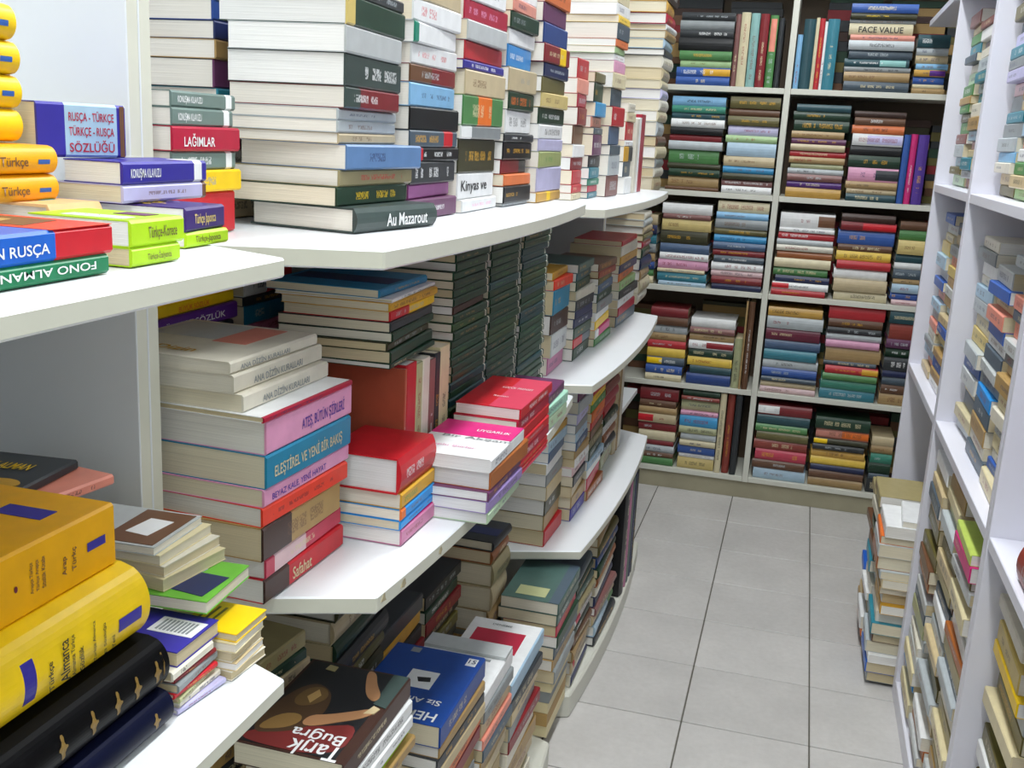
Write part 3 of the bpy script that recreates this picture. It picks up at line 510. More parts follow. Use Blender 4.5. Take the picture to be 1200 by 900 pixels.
["B","hardcover","first pile, bottom row of back bookcase",-0.5533,4.03,0.091,0,[["green",0.0307,0.178,0.155,-0.0043,0.0,0.9,{}],["brown",0.0205,0.176,0.149,-0.0021,0.0055,-0.7,{}],["silver",0.0282,0.159,0.153,-0.0055,0.002,0.7,{}],["dark red",0.0215,0.159,0.146,-0.0056,0.0046,-0.2,{}],["cream",0.0369,0.159,0.146,-0.0004,0.0086,-0.9,{}],["dark red",0.0335,0.172,0.151,-0.0114,0.004,-0.8,{}],["beige",0.0377,0.167,0.151,-0.002,0.0013,-0.2,{"sec":"red","s":[0,0.4]}],["tan",0.0266,0.164,0.151,-0.0015,0.002,-0.1,{}],["brown",0.0266,0.169,0.145,-0.0042,0.0025,0.5,{}],["dark red",0.0481,0.165,0.153,-0.0091,0.0011,-0.8,{}]]],
["B","hardcover","second pile, bottom row of back bookcase",-0.3857,4.03,0.091,0,[["pale gold",0.0458,0.164,0.144,-0.0105,0.0048,0.0,{}],["white",0.017,0.169,0.14,-0.0107,0.0087,0.6,{}],["blue",0.0334,0.154,0.146,-0.0039,0.0023,0.9,{}],["cream",0.0223,0.175,0.141,0.0039,0.0078,0.6,{}],["silver",0.0278,0.178,0.139,-0.0041,0.0095,0.8,{}],["pale olive",0.0288,0.173,0.148,0.0029,0.0007,-0.3,{}],["bright blue",0.0449,0.157,0.148,0.0023,0.0008,0.6,{}],["pink",0.0177,0.166,0.146,0.0027,0.0022,-0.5,{}],["pale olive",0.0446,0.161,0.148,-0.0114,0.0011,-0.7,{}],["red brown",0.0143,0.17,0.149,0.0023,0.0001,0.6,{}],["dark green",0.025,0.167,0.145,-0.0018,0.0039,0.7,{}]]],
["BU","hardcover","uprights by divider, bottom row of back bookcase",0,4.03,0.091,0,[["cream",0.0232,0.157,0.325,-0.0027,-0.233,0.0,{}],["red brown",0.0271,0.165,0.324,-0.0103,-0.2043,0.0,{}],["charcoal",0.024,0.168,0.325,-0.0019,-0.1729,0.0,{}]]],
["B","hardcover","third pile, bottom row of back bookcase",-0.089,4.03,0.091,0,[["pale blue",0.0429,0.173,0.199,-0.0078,0.0087,0.2,{}],["brown",0.034,0.172,0.199,-0.0049,0.0016,0.5,{}],["rose",0.0425,0.174,0.194,-0.0079,0.0089,1.0,{}],["red brown",0.038,0.17,0.202,-0.007,0.0,-0.9,{}],["olive",0.0336,0.169,0.196,-0.0051,0.0064,0.8,{}],["green",0.0292,0.159,0.195,-0.0016,0.0003,-1.0,{}],["dark teal",0.0386,0.156,0.199,-0.0063,0.0021,0.2,{"ink":"white"}],["dark red",0.0405,0.158,0.202,-0.002,0.0028,-0.7,{"sec":"white","s":[0,0.4]}]]],
["B","hardcover","fourth pile, bottom row of back bookcase",0.1307,4.03,0.091,0,[["tan",0.0327,0.159,0.203,-0.0096,0.0001,0.3,{}],["brown",0.0304,0.173,0.202,-0.0056,0.0005,-1.0,{}],["navy",0.0228,0.167,0.199,-0.0064,0.0033,-0.1,{"ink":"white"}],["yellow",0.0313,0.172,0.203,-0.008,0.0008,-0.9,{}],["gold",0.0301,0.163,0.197,-0.0082,0.0004,0.6,{}],["charcoal",0.0215,0.167,0.19,0.0031,0.002,-0.6,{}],["dark olive",0.0225,0.166,0.198,-0.0017,0.0045,-0.7,{"sec":"yellow","s":[0,0.25]}],["salmon",0.0382,0.161,0.194,-0.0112,0.0088,0.6,{"sec":"orange","s":[0.5,1]}],["dark green",0.0464,0.153,0.2,0.0015,0.003,-0.1,{}]]],
["B","hardcover","end pile, bottom row of back bookcase",0.3469,4.03,0.091,0,[["charcoal",0.0579,0.165,0.078,-0.0084,0.0002,-0.5,{}],["slate",0.0205,0.162,0.074,-0.0,0.0037,0.7,{}],["dark green",0.0416,0.16,0.078,-0.0031,0.0007,0.6,{}],["teal green",0.0361,0.16,0.077,-0.0017,0.0025,-0.6,{}],["tan",0.0307,0.153,0.079,-0.0078,0.0002,0.5,{}],["beige",0.0358,0.172,0.079,-0.0068,0.0003,-0.3,{}]]],
["L","paperback","big first stack, front upper shelf",-0.517,1.118,1.2395,0.0,[["dark slate green",0.029,0.155,0.185,0.022,-0.004,10.0,{"text":"Au Mazarout","tc":"white","tv":[0.34,0.86],"hc":1,"pages":"paper"}],["dark green",0.0225,0.153,0.185,-0.004,-0.0037,4.0,{"ink":"yellow","pages":"warm paper"}],["khaki",0.0194,0.149,0.195,-0.004,0.0022,4.0,{"ink":"red","pages":"paper"}],["steel blue",0.0288,0.145,0.195,0.004,0.0053,5.0,{"ink":"navy","pages":"paper"}],["pale tan",0.0124,0.145,0.195,-0.005,0.0024,-3.0,{"pages":"paper"}],["silver",0.0142,0.145,0.196,-0.005,-0.0004,-3.0,{"pages":"paper"}],["silver",0.0132,0.157,0.199,-0.005,-0.0002,-3.0,{"pages":"paper"}],["dark red",0.0243,0.145,0.184,0.002,0.0041,-3.0,{"ink":"white","sec":"dark slate green","s":[0,0.25],"pages":"paper"}],["dark slate green",0.036,0.146,0.191,0.002,0.0025,-3.0,{"ink":"white","pages":"bright paper"}],["pale grey",0.0301,0.145,0.19,0.004,-0.0012,-3.0,{"ink":"red","pages":"bright paper"}],["dark green",0.0324,0.157,0.199,0.004,0.0008,-3.0,{"ink":"yellow","sec":"pale gold","s":[0,0.12],"pages":"bright paper"}],["charcoal",0.0143,0.145,0.197,0.004,-0.003,-3.0,{"pages":"paper"}]]],
["L","paperback","second stack on front upper shelf",-0.516,1.333,1.2395,0.0,[["plum",0.0274,0.143,0.182,0.0018,-0.0031,1.3,{"ink":"white","pages":"paper"}],["orchid",0.0205,0.148,0.18,-0.0034,0.0035,-1.8,{"ink":"white","pages":"paper"}],["charcoal",0.0305,0.148,0.181,0.0012,-0.0022,-0.0,{"ink":"white","par":[0.05,0.85,0.22],"pages":"bright paper"}],["black",0.0191,0.148,0.19,-0.0008,-0.0024,1.3,{"sec":"red","s":[0,0.25],"ink":"white","pages":"bright paper"}],["slate",0.0223,0.141,0.181,-0.0003,-0.0032,1.2,{"sec":"red","s":[0.7,0.9],"pages":"paper"}],["black",0.0309,0.145,0.184,-0.0024,-0.0001,1.6,{"ink":"gold","pages":"paper"}],["light blue",0.0306,0.15,0.18,-0.0027,-0.001,-0.3,{"pages":"paper"}],["dark red",0.0238,0.154,0.179,-0.0039,0.0006,0.1,{"sec":"brown","s":[0,0.45],"pages":"paper"}],["white",0.0268,0.145,0.178,-0.0046,0.0044,0.6,{"ink":"red","pages":"paper"}],["white",0.0266,0.147,0.175,0.001,0.0018,-1.5,{"ink":"grey","sec":"teal green","s":[0,0.08],"pages":"bright paper"}],["white",0.0284,0.151,0.184,-0.0014,-0.0013,1.0,{"ink":"red","pages":"warm paper"}],["beige",0.0292,0.156,0.185,0.0005,0.002,-0.6,{"pages":"paper"}]]],
["L","paperback","third stack on front upper shelf",-0.509,1.529,1.2395,1.0,[["white",0.0192,0.143,0.185,0.0028,0.0033,-1.6,{"ink":"pink","pages":"paper"}],["white",0.0399,0.142,0.182,-0.0047,-0.001,-0.8,{"text":"Kinyas ve","tc":"black","tv":[0.08,0.8],"pages":"paper"}],["dark olive",0.052,0.15,0.182,-0.005,-0.0019,-0.4,{"ink":"gold","pages":"bright paper"}],["grey",0.0201,0.154,0.179,-0.0021,-0.0018,1.9,{"sec":"white","s":[0,0.25],"pages":"paper"}],["green",0.0448,0.142,0.187,-0.0006,0.0,1.0,{"sec":"orange","s":[0.35,0.7],"ink":"cream","pages":"bright paper"}],["beige",0.0368,0.149,0.192,-0.0002,0.0045,0.7,{"ink":"brown","pages":"warm paper"}],["indigo",0.0134,0.15,0.192,-0.0019,-0.0009,0.5,{"ink":"white","pages":"paper"}],["red",0.0279,0.143,0.196,-0.0024,0.0031,-1.4,{"ink":"pink","pages":"paper"}],["pale grey",0.0288,0.14,0.188,0.0017,0.0012,0.6,{"pages":"warm paper"}],["crimson",0.0297,0.145,0.196,-0.0059,0.0043,1.6,{"ink":"pink","pages":"paper"}],["white",0.033,0.148,0.179,-0.0046,0.0038,1.8,{"pages":"paper"}]]],
["L","paperback","fourth stack on front upper shelf",-0.5,1.733,1.2395,1.0,[["silver",0.005,0.149,0.149,-0.0011,0.0032,0.0,{"pages":"bright paper"}],["black",0.0289,0.146,0.155,0.0025,-0.0019,0.7,{"ink":"gold","pages":"bright paper"}],["orange",0.0201,0.155,0.155,0.0006,0.0021,0.6,{"ink":"cream","pages":"warm paper"}],["dark red",0.0243,0.146,0.151,-0.0059,0.0002,-0.3,{"sec":"charcoal","s":[0.7,1],"pages":"bright paper"}],["black",0.0298,0.141,0.156,-0.0033,0.0,1.8,{"ink":"gold","pages":"bright paper"}],["charcoal",0.0141,0.155,0.163,-0.0018,-0.0024,1.7,{"ink":"white","pages":"paper"}],["white",0.0392,0.15,0.16,-0.0018,0.0016,-1.1,{"ink":"black","pages":"paper"}],["dark green",0.0305,0.15,0.153,0.0014,0.0042,-0.1,{"ink":"orange","pages":"paper"}],["beige",0.0385,0.15,0.159,0.001,0.0007,1.1,{"ink":"grey","pages":"bright paper"}],["azure",0.0367,0.146,0.151,-0.0037,0.0003,-1.3,{"ink":"white","pages":"paper"}],["white",0.0256,0.153,0.16,-0.0028,0.0025,-0.7,{"ink":"black","pages":"paper"}],["dark green",0.0268,0.15,0.154,-0.0001,-0.0004,1.7,{"ink":"grey","pages":"warm paper"}],["salmon",0.0213,0.153,0.148,0.0022,0.0038,-1.4,{"pages":"warm paper"}],["white",0.0291,0.14,0.157,-0.0059,0.0055,0.6,{"pages":"bright paper"}]]],
["L","paperback","fifth stack on front upper shelf",-0.484,1.902,1.2395,1.0,[["gold",0.0186,0.129,0.176,0.0017,-0.0021,-0.2,{"sec":"yellow","s":[0.4,0.55],"ink":"red","pages":"bright paper"}],["lavender",0.0453,0.127,0.169,-0.0012,0.0021,0.8,{"ink":"violet","pages":"paper"}],["light olive",0.0294,0.134,0.177,0.0011,0.0044,-1.2,{"ink":"green","pages":"paper"}],["lavender",0.0231,0.132,0.175,-0.0021,0.0048,0.2,{"ink":"black","pages":"paper"}],["white",0.026,0.133,0.173,-0.0017,0.0016,-0.1,{"ink":"black","pages":"bright paper"}],["dark green",0.0304,0.124,0.178,-0.0045,0.002,0.9,{"pages":"paper"}],["pale gold",0.0271,0.128,0.181,-0.0009,0.0027,1.4,{"ink":"brown","pages":"paper"}],["olive",0.027,0.135,0.173,0.0001,-0.0022,-0.6,{"pages":"bright paper"}],["navy",0.0253,0.122,0.166,0.0006,0.006,1.2,{"ink":"silver","pages":"paper"}],["dark red",0.0325,0.128,0.175,0.0021,-0.0037,0.9,{"sec":"yellow","s":[0.6,0.85],"pages":"paper"}],["dark blue",0.0366,0.133,0.172,-0.0027,0.0007,0.1,{"ink":"red","pages":"paper"}],["plum",0.0334,0.126,0.171,-0.0037,-0.0035,-0.8,{"pages":"paper"}],["orange",0.0331,0.127,0.18,-0.0015,-0.0013,0.0,{"pages":"bright paper"}]]],
["L","paperback","phrasebook pile behind white post",-0.612,0.925,1.2395,0.0,[["red",0.045,0.102,0.124,-0.0015,-0.0008,-0.8,{"ink":"white","pages":"paper"}],["yellow",0.0227,0.093,0.126,0.0003,0.0049,0.2,{"ink":"grey","pages":"paper"}],["grey green",0.0192,0.094,0.121,-0.0028,0.0042,-0.1,{"ink":"white","sec":"white","s":[0.84,0.94],"pages":"paper"}],["crimson",0.0248,0.103,0.126,-0.0002,0.0022,0.5,{"text":"LAĞIMLAR","tc":"white","tv":[0.15,0.6],"pages":"paper"}],["grey green",0.018,0.1,0.119,-0.0009,0.0036,-1.6,{"text":"KONUŞMA KILAVUZU","tc":"white","tv":[0.08,0.45],"sec":"white","s":[0.84,0.94],"pages":"paper"}],["grey green",0.0162,0.098,0.127,-0.0025,0.0053,-1.9,{"text":"KONUŞMA KILAVUZU","tc":"white","tv":[0.08,0.45],"sec":"white","s":[0.84,0.94],"pages":"paper"}]]],
["L","paperback","tall stack deep behind white post",-0.692,1.138,1.2395,0.0,[["beige",0.0316,0.149,0.192,-0.0018,-0.001,-0.3,{"pages":"paper"}],["navy",0.0286,0.149,0.177,-0.0004,0.0051,-0.0,{"pages":"bright paper"}],["white",0.0253,0.152,0.192,-0.0011,0.003,-0.4,{"pages":"paper"}],["charcoal",0.0251,0.146,0.177,-0.0003,0.0054,1.9,{"pages":"paper"}],["tan",0.0258,0.149,0.191,-0.0026,0.0007,1.6,{"pages":"warm paper"}],["teal",0.0197,0.14,0.185,0.0,0.0059,1.4,{"pages":"paper"}],["black",0.0332,0.142,0.193,-0.0029,0.0032,-1.0,{"sec":"plum","s":[0,0.2],"pages":"paper"}],["tan",0.0222,0.146,0.194,0.0004,0.0029,-1.4,{"pages":"paper"}],["navy",0.0211,0.149,0.182,-0.0008,0.0027,1.6,{"pages":"paper"}],["dark blue",0.0237,0.14,0.19,-0.0029,0.0025,1.3,{"pages":"paper"}],["white",0.0375,0.145,0.184,-0.0003,0.0056,1.3,{"pages":"paper"}]]],
["L","paperback","red stack on rear upper shelf",-0.53,2.42,1.218,0.0,[["cream",0.0159,0.155,0.104,0.0005,0.0007,-1.3,{"pages":"paper"}],["red",0.0198,0.15,0.104,-0.0003,0.0002,-0.5,{"pages":"paper"}],["red",0.0334,0.152,0.111,-0.0009,-0.0011,-1.8,{"pages":"warm paper"}],["dark red",0.0293,0.151,0.11,-0.0059,-0.0025,1.3,{"pages":"bright paper"}],["white",0.0292,0.144,0.111,-0.0025,-0.0002,1.1,{"pages":"warm paper"}],["brown",0.0444,0.144,0.109,-0.006,-0.0014,-0.3,{"pages":"paper"}],["dark red",0.0402,0.142,0.104,0.002,0.0059,-1.4,{"pages":"paper"}],["crimson",0.0304,0.141,0.104,-0.001,0.004,-1.2,{"pages":"warm paper"}],["salmon",0.034,0.14,0.104,-0.0024,0.0031,1.7,{"pages":"paper"}],["red",0.045,0.147,0.109,-0.0052,0.0041,1.1,{"pages":"paper"}]]],
["L","paperback","second stack on rear upper shelf",-0.513,2.541,1.218,0.0,[["teal",0.0144,0.148,0.116,-0.0037,0.0043,-0.7,{"pages":"paper"}],["rose",0.0165,0.143,0.114,-0.0044,0.003,-0.5,{"ink":"white","pages":"paper"}],["teal green",0.0165,0.148,0.116,-0.0047,-0.0036,2.0,{"ink":"white","pages":"bright paper"}],["teal",0.0267,0.146,0.122,-0.0018,-0.0032,-0.7,{"pages":"bright paper"}],["charcoal",0.0286,0.148,0.116,-0.0058,-0.0037,2.0,{"pages":"paper"}],["plum",0.0507,0.143,0.119,0.0023,-0.0012,-1.6,{"ink":"white","pages":"warm paper"}],["slate",0.0161,0.153,0.121,0.0027,-0.0015,-1.8,{"pages":"warm paper"}],["salmon",0.0261,0.146,0.124,-0.0058,-0.0037,-0.5,{"pages":"paper"}],["bright blue",0.0339,0.153,0.117,0.0021,0.0046,0.6,{"pages":"warm paper"}],["dark green",0.0456,0.141,0.12,-0.0031,-0.0017,-1.6,{"pages":"paper"}],["olive",0.0236,0.154,0.114,-0.0027,-0.0016,0.9,{"pages":"warm paper"}]]],
["L","paperback","tall narrow stack on rear upper shelf",-0.495,2.674,1.218,2.0,[["mauve brown",0.0539,0.144,0.121,-0.0028,0.005,1.6,{"pages":"paper"}],["silver",0.0514,0.148,0.124,0.0007,0.0036,-0.1,{"pages":"paper"}],["slate",0.0255,0.152,0.123,0.0025,0.0028,-0.8,{"pages":"paper"}],["slate blue",0.0465,0.141,0.131,-0.0031,-0.0014,-1.5,{"pages":"warm paper"}],["red",0.0482,0.147,0.126,0.0013,0.0051,1.6,{"pages":"warm paper"}],["slate",0.0457,0.143,0.13,-0.0057,0.0053,-1.1,{"pages":"warm paper"}],["cream",0.0372,0.142,0.132,-0.002,-0.003,1.7,{"pages":"bright paper"}],["pink",0.0287,0.147,0.129,-0.0029,0.0042,-0.1,{"pages":"paper"}],["white",0.0163,0.143,0.123,-0.0055,0.0031,0.2,{"pages":"bright paper"}],["light green",0.0163,0.142,0.127,-0.0022,-0.0015,-1.9,{"pages":"paper"}],["orange",0.0183,0.142,0.125,-0.0016,-0.0008,1.6,{"pages":"bright paper"}],["slate",0.0384,0.148,0.123,-0.0003,0.0039,1.7,{"pages":"paper"}],["yellow",0.0181,0.141,0.132,0.0008,0.0057,-0.3,{"pages":"warm paper"}],["white",0.028,0.155,0.134,-0.0051,-0.0011,1.6,{"pages":"bright paper"}],["cream",0.0477,0.156,0.132,-0.0047,0.0024,-0.2,{"pages":"paper"}]]],
["L","paperback","small pile on rear upper shelf",-0.485,2.87,1.218,2.0,[["white",0.0456,0.147,0.098,0.0011,0.0054,-0.9,{"pages":"bright paper"}],["slate",0.0413,0.155,0.097,-0.004,0.0017,-1.4,{"pages":"bright paper"}],["charcoal",0.041,0.143,0.098,-0.0044,0.002,1.3,{"sec":"gold","s":[0,0.5],"pages":"paper"}],["white",0.0159,0.142,0.101,-0.0048,0.0027,0.5,{"pages":"warm paper"}],["red",0.0496,0.143,0.099,-0.0054,0.0033,-0.4,{"pages":"paper"}],["cream",0.0247,0.145,0.098,-0.0035,0.0024,1.8,{"pages":"paper"}],["ivory",0.0246,0.155,0.093,-0.0017,0.0047,-0.9,{"pages":"paper"}]]],
["L","hardcover","tall pale pile in far corner",-0.485,3.47,1.2,0.0,[["beige",0.0495,0.169,0.19,-0.0018,-0.0024,-0.5,{}],["ivory",0.0303,0.154,0.198,-0.0009,0.0005,0.1,{}],["grey",0.0302,0.166,0.188,0.0009,0.0047,-0.7,{}],["cream",0.0382,0.16,0.2,0.0005,-0.0034,1.5,{}],["brown",0.0326,0.162,0.205,-0.0009,0.0013,0.1,{}],["silver",0.046,0.171,0.186,-0.0027,-0.0022,-1.6,{}],["cream",0.0349,0.168,0.191,-0.0038,-0.003,0.8,{}],["ivory",0.0348,0.154,0.19,-0.0004,0.0018,0.1,{}],["lavender",0.0319,0.155,0.2,0.0012,0.0032,-1.8,{}],["cream",0.0292,0.162,0.188,-0.001,-0.0012,-1.5,{}],["beige",0.0369,0.156,0.194,-0.0004,0.0046,-1.4,{}],["ivory",0.0368,0.167,0.197,-0.003,0.0043,1.8,{}],["charcoal",0.0209,0.161,0.194,0.001,0.0013,-0.4,{}],["pale blue",0.0313,0.168,0.205,-0.002,-0.0016,-0.7,{}],["tan",0.0259,0.171,0.195,0.0008,0.0051,1.3,{}],["white",0.0181,0.154,0.203,-0.0009,0.0056,1.7,{}],["crimson",0.0335,0.161,0.191,-0.0002,-0.0004,0.1,{}],["gold",0.0359,0.161,0.187,-0.001,-0.0038,-1.4,{}],["dark brown",0.0357,0.168,0.205,0.0016,0.0023,1.2,{}]]],
["L","hardcover","pale pile under far corner shelf",-0.5,3.45,0.827,0.0,[["ivory",0.0355,0.154,0.204,-0.0038,0.0024,-0.9,{}],["cream",0.0433,0.144,0.2,-0.0007,0.0052,0.5,{}],["tan",0.0345,0.148,0.191,-0.0014,0.0055,-0.8,{}],["navy",0.04,0.15,0.192,-0.0033,0.0019,1.8,{}],["dark green",0.0341,0.144,0.196,-0.0012,0.0013,-1.4,{}],["crimson",0.0227,0.142,0.188,-0.0022,0.0001,-0.8,{}],["olive",0.0226,0.141,0.191,-0.0007,0.0044,0.4,{}],["beige",0.0253,0.15,0.197,-0.0028,0.0031,-0.2,{}],["silver",0.0225,0.15,0.197,-0.0012,-0.0009,-1.0,{}],["ivory",0.0224,0.148,0.19,-0.0017,0.0019,-2.0,{}]]],
["L","paperback","big front pile on front middle shelf",-0.5105,0.9262,0.853,2.0,[["red",0.0278,0.174,0.183,-0.0019,0.0016,-0.0,{"sec":"dark brown","s":[0,0.28],"text":"Safahat","tc":"cream","tv":[0.32,0.56]}],["rose",0.0226,0.177,0.182,-0.0017,0.0037,-1.4,{"ink":"cream","sec":"pale pink","s":[0.1,0.5]}],["tan",0.0379,0.174,0.178,-0.001,-0.0034,-0.4,{"sec":"dark brown","s":[0,0.34],"ink":"brown"}],["vermilion",0.0221,0.172,0.185,-0.0025,-0.0017,1.8,{"ink":"dark red"}],["pink",0.02,0.161,0.191,-0.0015,-0.0005,0.7,{"text":"BEYAZ KALE, YENİ HAYAT","tc":"violet","tv":[0.08,0.7]}],["teal blue",0.0366,0.174,0.188,0.0007,0.0012,1.0,{"text":"ELEŞTİREL VE YENİ BİR BAKIŞ","tc":"cream","tv":[0.08,0.88]}],["pink",0.037,0.172,0.191,-0.0009,0.0038,0.8,{"text":"ATEŞ, BÜTÜN ŞİİRLERİ","tc":"violet","tv":[0.38,0.9]}],["white",0.0064,0.16,0.194,0.0009,-0.004,1.1,{"sec":"crimson","s":[0,1]}],["ivory",0.0191,0.167,0.188,-0.026,0.0017,-0.3,{"text":"ANA DİZİN KURALLARI","tc":"grey","tv":[0.2,0.75]}],["ivory",0.0199,0.174,0.192,-0.036,-0.0002,-0.2,{"text":"ANA DİZİN KURALLARI","tc":"grey","tv":[0.2,0.75]}],["ivory",0.0134,0.172,0.185,-0.04,-0.0001,0.2,{"text":"ANA DİZİN KURALLARI","tc":"grey","tv":[0.1,0.65],"cover":"girl"}]]],
["L","paperback","back pile behind white post",-0.718,1.022,0.853,0.0,[["tan",0.0861,0.126,0.194,0.0005,0.0045,-0.0,{}],["grey",0.0427,0.124,0.195,-0.0016,-0.0026,0.3,{}],["beige",0.042,0.122,0.198,0.0011,-0.0008,1.4,{}],["cream",0.0414,0.135,0.203,-0.0021,0.0003,1.6,{}],["charcoal",0.0377,0.122,0.186,-0.0005,0.001,1.7,{}],["purple",0.0221,0.129,0.201,0.0015,0.0012,0.1,{"text":"TÜRKÇE SÖZLÜK","tc":"white","tv":[0.12,0.85]}],["yellow",0.015,0.126,0.2,-0.0014,0.0019,-0.6,{"text":"BÜYÜK SÖZLÜK","tc":"orange","tv":[0.35,0.7]}],["yellow",0.0159,0.131,0.205,-0.0006,-0.003,-0.5,{"text":"TÜRKÇE SÖZLÜK","tc":"red","tv":[0.3,0.8]}]]],
["L","paperback","second back pile on front middle shelf",-0.715,1.24,0.853,0.0,[["tan",0.0185,0.129,0.136,-0.0004,0.0048,1.9,{}],["grey",0.0751,0.127,0.137,-0.0002,0.006,-0.6,{}],["beige",0.0612,0.133,0.138,-0.0022,-0.0008,1.9,{}],["cream",0.0421,0.128,0.142,-0.0025,0.0049,0.8,{}],["charcoal",0.0191,0.135,0.142,0.001,0.0002,-1.4,{}],["mauve pink",0.0178,0.128,0.134,-0.0007,-0.0021,-1.3,{}],["teal blue",0.027,0.13,0.139,-0.0014,0.0059,0.5,{}],["charcoal",0.0128,0.127,0.131,0.0005,-0.0009,0.8,{}],["white",0.0302,0.125,0.13,0.0008,0.0019,0.7,{"sec":"red","s":[0.45,1]}]]],
["L","paperback","pile lying on upright books",-0.4864,1.2096,1.06,-2.0,[["dark green",0.0067,0.153,0.177,-0.001,-0.0013,0.6,{}],["dark green",0.0157,0.161,0.183,-0.0008,0.0001,-1.5,{}],["dark olive",0.0111,0.157,0.176,-0.005,-0.003,-1.3,{}],["dark green",0.0122,0.158,0.183,-0.0005,0.0041,-1.8,{}],["charcoal",0.0133,0.157,0.173,-0.0031,0.0032,-0.6,{}],["red",0.0143,0.149,0.176,-0.0051,0.005,0.3,{"sec":"yellow","s":[0.4,1]}],["gold",0.0109,0.152,0.179,-0.0025,-0.0035,1.6,{}],["white",0.0044,0.161,0.184,-0.002,0.0022,-1.0,{}],["azure teal",0.0109,0.16,0.174,-0.018,-0.0009,1.6,{"cover":"flat"}]]],
["L","paperback","small pile with red box book",-0.4373,1.13,0.853,1.0,[["mauve pink",0.0209,0.106,0.125,-0.0002,0.0056,-0.0,{"cover":"magenta"}],["azure",0.0124,0.105,0.127,-0.0008,0.0032,-1.1,{}],["azure",0.0146,0.113,0.119,-0.0005,0.0039,-1.0,{"sec":"orange","s":[0,0.12]}],["gold",0.0201,0.107,0.117,-0.0014,0.0057,-0.8,{"ink":"green"}],["red",0.0463,0.104,0.122,-0.0004,-0.0001,-0.4,{"ink":"white","hc":1,"pages":"white"}]]],
["L","paperback","white pile overhanging middle shelf",-0.3591,1.2498,0.853,0.0,[["pale green",0.0157,0.115,0.164,0.0002,-0.0005,-1.0,{"pages":"white"}],["lilac",0.0169,0.117,0.166,-0.0006,-0.0037,0.7,{"pages":"white"}],["plum",0.0132,0.116,0.169,0.0001,-0.0031,-0.9,{"pages":"white"}],["orange brown",0.025,0.115,0.177,-0.0003,0.0044,1.2,{"pages":"white"}],["white",0.0189,0.118,0.166,0.0001,-0.0002,0.0,{"pages":"white","cover":"pinkhalf"}]]],
["L","paperback","red pile beside white pile",-0.372,1.437,0.853,0.0,[["rose",0.004,0.11,0.195,-0.0005,-0.0017,0.0,{}],["red",0.004,0.107,0.193,-0.0012,0.005,0.0,{}],["red",0.004,0.101,0.198,-0.0002,-0.0019,0.0,{}],["red",0.01,0.105,0.193,-0.0004,-0.0013,0.0,{}],["crimson",0.0175,0.106,0.199,-0.0003,-0.0009,0.0,{}],["red",0.0174,0.101,0.192,0.0006,-0.0008,0.0,{}],["red",0.0186,0.105,0.193,-0.0009,0.001,0.0,{}],["crimson",0.0172,0.102,0.192,-0.0013,-0.0027,0.0,{}],["red",0.0171,0.103,0.196,0.0007,0.0037,0.0,{"cover":"rosehalf"}]]],
["L","paperback","plum topped pile at far end of front middle shelf",-0.392,1.668,0.853,0.0,[["pale green",0.024,0.085,0.193,-0.0012,-0.0037,0.7,{}],["mint",0.022,0.087,0.189,-0.0008,0.0026,0.8,{}],["plum",0.02,0.092,0.181,-0.0009,0.0023,-1.3,{"cover":"plain"}]]],
